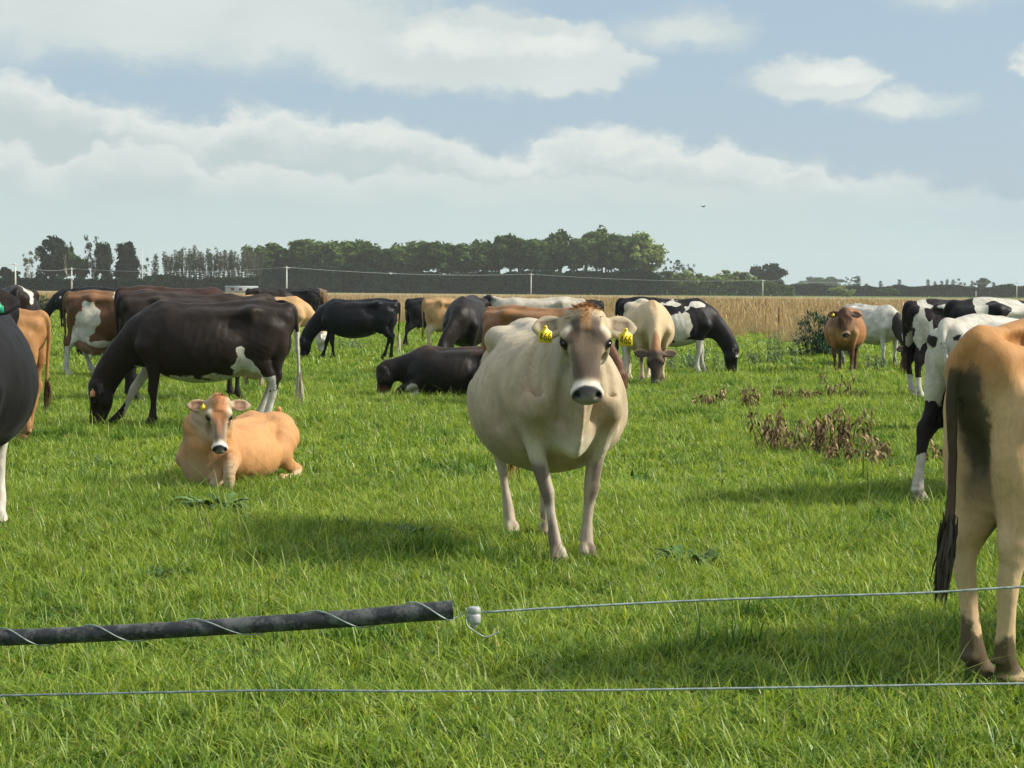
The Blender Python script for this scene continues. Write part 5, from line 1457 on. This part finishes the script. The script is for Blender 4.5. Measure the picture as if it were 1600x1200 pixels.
hedge(1020, 1240, [(1020, 434), (1060, 440), (1090, 437), (1130, 439), (1180, 441), (1215, 444), (1240, 449)], 700, 'dark undergrowth hedge below the round green trees', leaf_mid, 200, 4.0, seed=6, size=.65)
hedge(1225, 1720, [(1225, 448), (1260, 444), (1290, 448), (1340, 447), (1370, 450), (1400, 447), (1440, 450), (1480, 446), (1540, 450), (1575, 446), (1600, 449), (1720, 449)], 800, 'long low hedge line along the far right', leaf_dark, 170, 6.0, seed=7, size=.7)
# white shed behind the cows on the left
mb = MB(); sx0, sx1 = X(354, 520), X(401, 520); cx_ = (sx0 + sx1) / 2
wall_m = plainmat('shed_wall', (.44, .47, .46), .7, .3, .08, 1.0); roof_m = plainmat('shed_roof', (.30, .33, .34), .5, .4, .1, 1.0); glass_m = plainmat('shed_window', (.05, .06, .07), .2, .5)
sh = empty('farm_shed', (cx_, 520, 0), 0.0, 'long low white shed far behind the grazing cows on the left', 'shed')
mb.box((0, 0, .75), (sx1 - sx0, 4, 1.5)); link('wall', mb.mesh('wall', False), wall_m, sh)
mb = MB(); L = (sx1 - sx0) / 2 + .3
mb.add([(-L, -2.4, 1.45), (L, -2.4, 1.45), (L, 0, 1.85), (-L, 0, 1.85), (L, 2.4, 1.45), (-L, 2.4, 1.45)], [(0, 1, 2, 3), (3, 2, 4, 5), (0, 3, 5), (1, 4, 2), (0, 5, 4, 1)])
link('roof', mb.mesh('roof', False), roof_m, sh)
for k in range(3):
    mb = MB(); mb.box((-2.2 + k * 2.2, -2.02, .95), (.9, .06, .6)); link('window', mb.mesh('window', False), glass_m, sh)
# ------------------------------------------------------------------ power line
pole_m = plainmat('pole_concrete', (.62, .60, .55), .8, .2, .1, 1.0); steel_m = plainmat('galvanised', (.45, .47, .48), .4, .5, .1, 20); wirem = plainmat('line_wire', (.34, .37, .37), .5, .4)
poles = [(-430, 409, 380), (24, 411, 416), (112, 418, 470), (448, 416, 441), (830, 427, 577), (1192, 437, 640), (1589, 440, 760)]
tops = []
plab = ['pole', 'white pole at the far left before the dark conifers', 'white pole with a small box in front of the domed conifer group', 'white pole in front of the left end of the windbreak', 'white pole in front of the middle of the windbreak',
        'white pole in front of the round green trees', 'slim white pole close to the right edge']
for i, (x, y, d_) in enumerate(poles):
    t = D(x, y, d_); tops.append(Vector((t.x, d_, t.z - .25)))
    if i == 0: continue
    o = empty('utility_pole', (t.x, d_, 0), 0, plab[i], 'utility pole', 'poles of the power line')
    mb = MB(); mb.tube([(0, 0, -.5), (0, 0, t.z)], [.20, .13], 8); link('pole', mb.mesh('pole'), pole_m, o)
    mb = MB(); mb.box((0, -.16, t.z - .35), (1.5, .12, .12)); link('crossarm', mb.mesh('crossarm', False), pole_m, o)
    if i == 2:
        mb = MB(); mb.box((.3, -.22, t.z * .52), (.42, .3, .55)); link('transformer_box', mb.mesh('transformer_box', False), steel_m, o)
for (x, y, d_, lab) in ((222, 388, 585, 'tall thin pale mast in the gap right of the dark conifers'), (1525, 455, 720, 'short grey pole above the black and white cows')):
    t = D(x, y, d_); o = empty('utility_pole', (t.x, d_, 0), 0, lab, 'utility pole', 'poles of the power line')
    mb = MB(); mb.tube([(0, 0, -.5), (0, 0, t.z)], [.18, .10], 8); link('pole', mb.mesh('pole'), pole_m, o)
    mb = MB(); mb.box((0, -.14, t.z - .3), (.9, .1, .1)); link('crossarm', mb.mesh('crossarm', False), pole_m, o)
for i in range(len(tops) - 1):
    a, c = tops[i], tops[i + 1]; pts = [a.lerp(c, t) - Vector((0, 0, .9 * 4 * t * (1 - t))) for t in np.linspace(0, 1, 13)]
    mb = MB(); mb.tube(pts, .032, 4, cap=False)
    tag(link('power_cable', mb.mesh('power_cable'), wirem), ['power cable running out of the photo at the left', 'power cable between the two leftmost white poles', 'power cable crossing in front of the see-through poplars', 'power cable along the left half of the windbreak',
                                                            'power cable along the right half of the windbreak', 'power cable over the far hedge at the right'][i], 'cable', 'cables of the power line')
# ------------------------------------------------------------------ wire fence in front
rub_m, nt, b = newmat('black_pipe')
n1 = noise(objpos(), 28.0, 5, 0.65); n2 = noise(objpos(), 160.0, 3, 0.6)
setin(b, Base_Color=mixc(smooth(n1 * 0.7 + n2 * 0.3, 0.44, 0.62), (0.022, 0.024, 0.026), (0.105, 0.11, 0.105)), Roughness=0.55, Specular_IOR_Level=0.35)
bump(b, n2 * 0.4 + n1, 0.4, 0.002)
wire_m, nt, b = newmat('fence_wire')
n1 = noise(objpos(), 60.0, 4, 0.6)
setin(b, Base_Color=mixc(smooth(n1, .4, .6), (0.22, 0.26, 0.25), (0.38, 0.43, 0.41)), Roughness=0.45, Metallic=0.35)
ins_m = plainmat('insulator_grey', (.36, .37, .36), .35, .5, .12, 60)
FD = 3.2
pp = crom([tuple(D(x, y, FD)) + (r,) for x, y, r in ((-1500, 1030, .0136), (-900, 1019, .0136), (-520, 1010, .0136), (-260, 1003, .0136), (0, 996.5, .0137), (200, 988, .0138), (400, 976, .0142), (550, 966, .0148), (640, 958, .0155), (707, 953, .0165))], 8)
mb = MB()
P3 = [Vector(p[:3]) for p in pp]
mb.tube(P3, [p[3] for p in pp], 20, cap=False)
# rim and hollow bore of the open end
axis = (P3[-1] - P3[-2]).normalized()
mb.tube([P3[-1], P3[-1] + axis * .0008, P3[-1] - axis * .0005, P3[-1] - axis * .06], [.0165, .0152, .0118, .0114], 20)
hose = tag(link('fence_pipe', mb.mesh('fence_pipe'), rub_m), 'black plastic pipe with wire wound round it, ending beside the white insulator', 'pipe')
hx = []
for i in range(len(P3) * 6 - 6):
    f = i / 6.0; a = int(f); t = f - a; p = P3[a].lerp(P3[a + 1], t); ax = (P3[a + 1] - P3[a]).normalized(); u = Vector((0, -1, 0)); v = ax.cross(u).normalized(); u = v.cross(ax)
    dist = (p - P3[-1]).length; ph = -(dist / .172 + .12 * math.sin(dist * 9)) * 2 * math.pi + 1.2; r = pp[a][3] + .0022 + (.008 if dist > .78 else 0) * max(0, math.sin(ph))
    hx.append(p + (u * math.cos(ph) + v * math.sin(ph)) * r)
hx = hx[:-2] + [D(716, 963, FD - .004), D(724, 958, FD), D(733, 957, FD)]
mb = MB(); mb.tube(hx, .0012, 6); link('coiled_wire', mb.mesh('coiled_wire'), wire_m, hose)
def wire(pxs, label):
    c = crom([tuple(D(x, y, FD + dz)) for x, y, dz in pxs], 6)
    mb = MB(); mb.tube([Vector(p) for p in c], .0020, 8); return tag(link('fence_wire', mb.mesh('fence_wire'), wire_m), label, 'fence wire', 'plain wires of the near fence')
wire([(752, 957, 0), (900, 948, 0), (1100, 938, 0), (1300, 931, 0), (1450, 926, 0), (1600, 917, 0), (1900, 905, 0), (2500, 885, 0), (5200, 800, 0)], 'upper plain wire running right from the insulator across the tan cow')
wire([(-4200, 1150, .02), (-1500, 1112, .02), (-700, 1100, .02), (-300, 1093, .02), (0, 1087, .02), (200, 1083, .02), (420, 1079, .02), (640, 1080, .02), (900, 1079, .02), (1250, 1074, .02), (1600, 1068, .02), (2300, 1060, .02), (5200, 1030, .02)], 'lower plain wire crossing the whole photo under the pipe')
# insulator
ip = D(741, 965, FD); o = empty('insulator', ip, 0, 'small pale grey porcelain insulator joining the pipe wire to the upper wire', 'insulator')
mb = MB()
def lathe(mb, prof, n=6, tw=0.0):
    vs = []; fs = []
    for r, z in prof:
        for k in range(n): a = 2 * math.pi * (k + .5) / n + tw; vs.append((r * math.cos(a), r * math.sin(a), z))
    for i in range(len(prof) - 1):
        for k in range(n): fs.append((i * n + k, i * n + (k + 1) % n, (i + 1) * n + (k + 1) % n, (i + 1) * n + k))
    fs.append(tuple(range(n))[::-1]); fs.append(tuple((len(prof) - 1) * n + k for k in range(n))); mb.add(vs, fs)
lathe(mb, [(.0102, -.009), (.0118, -.006), (.0118, .0035), (.0104, .0065)], 8); link('insulator_body', mb.mesh('insulator_body', False), ins_m, o)
mb = MB(); lathe(mb, [(.0085, .0065), (.0085, .009)], 10); lathe(mb, [(.0104, .009), (.0110, .010), (.0110, .0165), (.0095, .018)], 6, .2); link('insulator_cap', mb.mesh('insulator_cap', False), ins_m, o)
mb = MB(); lathe(mb, [(.0035, -.0175), (.0058, -.015), (.0062, -.011), (.0072, -.009)], 8); link('insulator_foot', mb.mesh('insulator_foot', False), ins_m, o)
tl_ = [D(728, 950, FD) - ip, D(729, 975, FD - .012) - ip, D(738, 984, FD - .012) - ip, D(747, 990, FD - .004) - ip, D(757, 995, FD) - ip, D(768, 993, FD) - ip, D(779, 987, FD + .004) - ip]
mb = MB(); mb.tube([Vector(p) for p in crom([tuple(q) for q in tl_], 5)], .0014, 6); link('wire_tail', mb.mesh('wire_tail'), wire_m, o)

# ------------------------------------------------------------------ weeds
dead_m = bpy.data.materials.new('dead_weed'); dead_m.use_nodes = True; E.nt = dead_m.node_tree; b = dead_m.node_tree.nodes['Principled BSDF']
setin(b, Base_Color=ramp(E(attr('tint')), [(.1, (.095, .058, .032)), (.5, (.24, .155, .085)), (.9, (.44, .32, .18))]), Roughness=.9, Specular_IOR_Level=.1)
weed_m = bpy.data.materials.new('green_weed'); weed_m.use_nodes = True; E.nt = weed_m.node_tree; b = weed_m.node_tree.nodes['Principled BSDF']
setin(b, Base_Color=ramp(E(attr('tint')), [(.1, (.030, .070, .018)), (.5, (.055, .12, .028)), (.9, (.11, .19, .05))]), Roughness=.5, Specular_IOR_Level=.3)
thistle_m = bpy.data.materials.new('thistle'); thistle_m.use_nodes = True; E.nt = thistle_m.node_tree; b = thistle_m.node_tree.nodes['Principled BSDF']
setin(b, Base_Color=ramp(E(attr('tint')), [(.1, (.06, .10, .05)), (.5, (.12, .17, .09)), (.9, (.24, .29, .17))]), Roughness=.7, Specular_IOR_Level=.2)
bush_m = bpy.data.materials.new('bush_leaf'); bush_m.use_nodes = True; E.nt = bush_m.node_tree; b = bush_m.node_tree.nodes['Principled BSDF']
setin(b, Base_Color=ramp(E(attr('tint')), [(.1, (.010, .030, .016)), (.5, (.022, .058, .026)), (.9, (.05, .11, .04))]), Roughness=.6, Specular_IOR_Level=.3)
def leafribbon(V, F, T, p, d, L, w, rs, droop, t0, segs=5, curl=0.0, prof=None):
    d = unit(d); s = unit(np.cross(d, (0, 0, 1.)) + 1e-3); base = len(V); p = np.array(p, float)
    for k in range(segs + 1):
        t = k / segs; wd = w * (math.sin(min(1, t * 1.15 + .08) * math.pi) ** .7 if prof is None else prof(t)) * .5 + .0008
        nrm = np.cross(s, d); s2 = unit(s * math.cos(curl * t) + nrm * math.sin(curl * t))
        V.append(p - s2 * wd); V.append(p + nrm * wd * .25); V.append(p + s2 * wd); T += [t0] * 3
        if k:
            a = base + 3 * k
            F.append((a - 3, a - 2, a + 1, a)); F.append((a - 2, a - 1, a + 2, a + 1))
        d = unit(d + np.array((0, 0, -droop)) * (.3 + t) / segs * 3); p = p + d * L / segs
def plant(name, px, py, kind, h, w, label, cat, seed, group=None, loc=None):
    g = loc if loc is not None else G(px, py); rs = np.random.RandomState(seed); V = []; F = []; T = []; SV = MB()
    if kind == 'dead':          # collapsed brown stalks hung with shrivelled leaves
        n = max(5, int(w * 30))
        for i in range(n):
            r0 = np.array((rs.uniform(-w / 2, w / 2), rs.uniform(-.12, .12), 0)); hh = h * rs.uniform(.55, 1.1); ln = rs.uniform(-.4, .4)
            tip = r0 + np.array((ln * hh, rs.uniform(-.3, .3) * hh, hh)); mid_ = (r0 + tip) / 2 + rs.normal(0, .02, 3)
            SV.tube([r0, mid_, tip], [.006, .005, .003], 5, a=rs.rand() * .6)
            for k in range(17):
                f = rs.uniform(.15, 1.0); q = r0 * (1 - f) + tip * f
                a_ = rs.rand() * 6.28; leafribbon(V, F, T, q, (math.cos(a_), math.sin(a_), rs.uniform(-.6, .5)), rs.uniform(.06, .15) * (.6 + h), .019, rs, 1.9, rs.rand(), 5, rs.uniform(-3, 3))
        mat, smat = dead_m, dead_m
    elif kind == 'dock':
        n = int(64 * (.6 + w))
        for i in range(n):
            a_ = rs.rand() * 6.28; r = rs.rand() * w * .28; up = rs.uniform(.25, 1.6)
            leafribbon(V, F, T, (r * math.cos(a_), r * math.sin(a_), .01), (math.cos(a_), math.sin(a_), up), h * rs.uniform(.5, 1.35), h * .19, rs, .9, rs.rand(), 6, rs.uniform(-.6, .6))
        mat, smat = weed_m, weed_m
    elif kind == 'thistle':
        n = max(4, int(w * 13))
        for i in range(n):
            r0 = np.array((rs.uniform(-w / 2, w / 2), rs.uniform(-w / 3, w / 3), 0)); hh = h * rs.uniform(.6, 1.1); tip = r0 + np.array((rs.uniform(-.2, .2) * hh, rs.uniform(-.2, .2) * hh, hh))
            SV.tube([r0, tip], [.007, .004], 5, a=.4)
            for k in range(26):
                f = rs.uniform(.05, 1.0); q = r0 * (1 - f) + tip * f; a_ = rs.rand() * 6.28
                leafribbon(V, F, T, q, (math.cos(a_), math.sin(a_), rs.uniform(.1, .9)), rs.uniform(.09, .20) * (1.2 - f * .6), .035, rs, .7, rs.rand(), 4, rs.uniform(-1, 1), prof=lambda t: (1 - t) * (1 if int(t * 8) % 2 else .55) + .1)
        mat, smat = thistle_m, thistle_m
    else:                       # dense bush
        n = int(w * 160)
        for i in range(n):
            u = rs.normal(0, 1, 3); u[2] = abs(u[2]); u /= np.linalg.norm(u); q = rs.rand() ** .4
            r0 = np.array((u[0] * w / 2, u[1] * w / 2.4, u[2] * h * .85)) * q; d = u + rs.normal(0, .5, 3) + np.array((0, 0, .5))
            for k in range(9):
                leafribbon(V, F, T, r0 + rs.normal(0, .05, 3) * np.array((1, 1, .6)) + np.array((0, 0, .03)), d + rs.normal(0, .8, 3), rs.uniform(.08, .2), .028, rs, .5, rs.rand() * .6 + u[2] * .4, 3)
        for k in range(6): SV.tube([(0, 0, 0), (rs.uniform(-.4, .4) * w, rs.uniform(-.3, .3) * w, h * .8)], [.02, .006], 5, a=.2)
        mat, smat = bush_m, bush_m
    me = mesh_np('foliage', np.array(V), np.array(F), True); vattr(me, 'tint', T)
    t = empty(name, g, rs.rand() * .6 - .3 if kind != 'dead' else 0, label, cat, group)
    link('foliage', me, mat, t)
    if SV.v: link('stem', SV.mesh('stem'), smat, t)
    return t
DW = 'dead brown weeds right of the centre'
for i, (x, y, h, w, lab) in enumerate(((1096, 638, .17, .35, 'small low dead weed, leftmost of the brown weeds'), (1131, 632, .26, .12, 'single thin dead stalk right of the leftmost brown weed'), (1168, 640, .28, .30, 'dead weed with a leaning stalk between thin stalk and broad clump'),
                                       (1241, 627, .22, .55, 'broad arched dead clump, farthest wide one'), (1307, 626, .40, .22, 'upright dead weed under the red brown cow'), (1337, 624, .14, .2, 'tiny dead tuft right of the upright dead weed'),
                                       (1213, 707, .42, .30, 'tall dead weed at the left end of the near brown patch'), (1250, 712, .36, .42, 'bushy dead weed second in the near brown patch'), (1290, 716, .38, .32, 'dead weed third in the near brown patch'), (1322, 714, .46, .28, 'tallest dead weed at the right of the near brown patch'),
                                       (1338, 730, .20, .5, 'low sprawling dead weed in front of the near brown patch'), (1377, 724, .22, .20, 'small dead weed set apart right of the near brown patch'), (1468, 728, .22, .35, 'dead weed under the udder of the black and white cow'))):
    plant('dead_weed', x, y, 'dead', h, w, lab, 'weed', 200 + i, DW)
for i, (x, y, h, w, kind, lab) in enumerate(((340, 800, .24, .5, 'dock', 'leafy green dock in front of the lying tan cow'), (1075, 882, .18, .5, 'dock', 'leafy green weed right of the fat fawn cow'), (372, 1032, .10, .3, 'dock', 'round leafed weed just under the black pipe'),
                                             (648, 838, .16, .22, 'dock', 'small weed in the shadow left of the fat fawn cow'), (692, 742, .12, .35, 'dock', 'low weed left of the belly of the fat fawn cow'), (1170, 665, .14, .3, 'dock', 'low green weed left of the near brown patch'),
                                             (1515, 905, .10, .2, 'dock', 'small weed by the legs of the muddy tan cow'), (560, 548, .30, .9, 'thistle', 'grey green thistle under the all black cow'), (588, 590, .16, .5, 'dock', 'dark weed left of the lying black cow'),
                                             (1075, 577, .40, 1.0, 'thistle', 'grey green thistle under the black and white grazer'), (1112, 582, .34, .8, 'thistle', 'grey green thistle below the head of the black and white grazer'), (1182, 572, .30, .5, 'thistle', 'small thistle between the black and white grazer and the tall thistle'),
                                             (1227, 572, .72, .95, 'thistle', 'tall grey green thistle left of the dark green bush'), (1370, 580, .30, .5, 'thistle', 'thistle under the dirty white cow'), (1132, 545, .3, .6, 'thistle', 'thistle at the edge of the dry grass'),
                                             (870, 700, .10, .3, 'dock', 'low weed between the fat fawn cow and the cream cow'), (1095, 755, .10, .4, 'dock', 'flat green weed in the open grass right of the fat fawn cow'), (250, 905, .12, .3, 'dock', 'flat green weed in the near grass at left'))):
    plant('dock_plant' if kind == 'dock' else 'thistle_plant', x, y, kind, h, w, lab, 'weed', 300 + i, 'green weeds in the pasture')
plant('green_bush', 1282, 0, 'bush', 1.2, 1.45, 'dark green bush left behind the red brown cow', 'bush', 401, loc=place(1284, 44))
plant('green_bush', 1312, 0, 'bush', 1.25, .8, 'lighter shoots of a bush rising over the red brown cow', 'bush', 402, loc=place(1316, 46))
plant('green_bush', 65, 0, 'bush', 1.15, 1.8, 'round green bush between the leftmost cows and the far black grazer', 'bush', 403, loc=place(60, 104))
# leaning wooden fence posts in the dry grass
wood_m = plainmat('old_post', (.22, .12, .07), .9, .1, .3, 6)
palew_m = plainmat('pale_post', (.42, .34, .22), .9, .1, .2, 6)
for i, (x, y0, d_, m, lab) in enumerate(((1181, 473, 92, wood_m, 'short brown fence post in the dry grass, the left one'), (1217, 480, 68, wood_m, 'thin dark fence post in the dry grass, the right one'), (1410, 472, 96, palew_m, 'pale fence post just above the rump of the black and white cow'))):
    t = D(x, y0, d_); mb = MB(); mb.tube([(0, 0, -.3), (.01, 0, t.z * .6), (.02, .01, t.z)], [.075, .07, .06] if i != 1 else [.05, .045, .04], 8)
    for z in (.45, .75):
        if z < t.z: mb.tube([(-.0, -.08, z), (0, .08, z)], .012, 5)
    o = tag(link('fence_post', mb.mesh('fence_post'), m), lab, 'fence post', 'fence posts in the dry grass'); o.location = (t.x, d_, 0)
# bird
bd_m = plainmat('bird_dark', (.05, .055, .06), .8, .1)
bp = D(1099, 323, 140); bird = empty('bird', bp, R(35), 'small dark bird in flight against the pale sky', 'bird')
mb = MB(); mb.tube([(-.16, 0, 0), (-.08, 0, .005), (.02, 0, .0), (.10, 0, .01), (.15, 0, .01)], [.008, .03, .04, .025, .006], 8); link('body', mb.mesh('body'), bd_m, bird)
for s in (-1, 1):
    mb = MB(); mb.add([(.06, s * .03, .01), (-.05, s * .03, .01), (-.06, s * .16, .07), (.04, s * .17, .08), (-.07, s * .32, .03), (-.03, s * .33, .03), (.0, s * .1, .03)], [(0, 1, 2, 3), (3, 2, 4, 5)])
    mb.add([(.06, s * .03, .016), (-.05, s * .03, .016), (-.06, s * .16, .074), (.04, s * .17, .084), (-.07, s * .32, .034), (-.03, s * .33, .034)], [(3, 2, 1, 0), (5, 4, 2, 3)])
    link('wing', mb.mesh('wing', False), bd_m, bird)
# ------------------------------------------------------------------ the air
hz = bpy.data.materials.new('haze'); hz.use_nodes = True; nt = hz.node_tree; nt.nodes.clear()
out = nt.nodes.new('ShaderNodeOutputMaterial'); pv = nt.nodes.new('ShaderNodeVolumePrincipled')
pv.inputs['Color'].default_value = (.92, .97, 1.0, 1); pv.inputs['Density'].default_value = 0.00014; pv.inputs['Anisotropy'].default_value = 0.3
nt.links.new(pv.outputs[0], out.inputs['Volume'])
mb = MB(); mb.box((0, 900, 19.5), (3200, 2100, 41)); 
tag(link('haze', mb.mesh('haze', False), hz), 'thin pale summer haze over the fields', 'haze', kind='stuff')
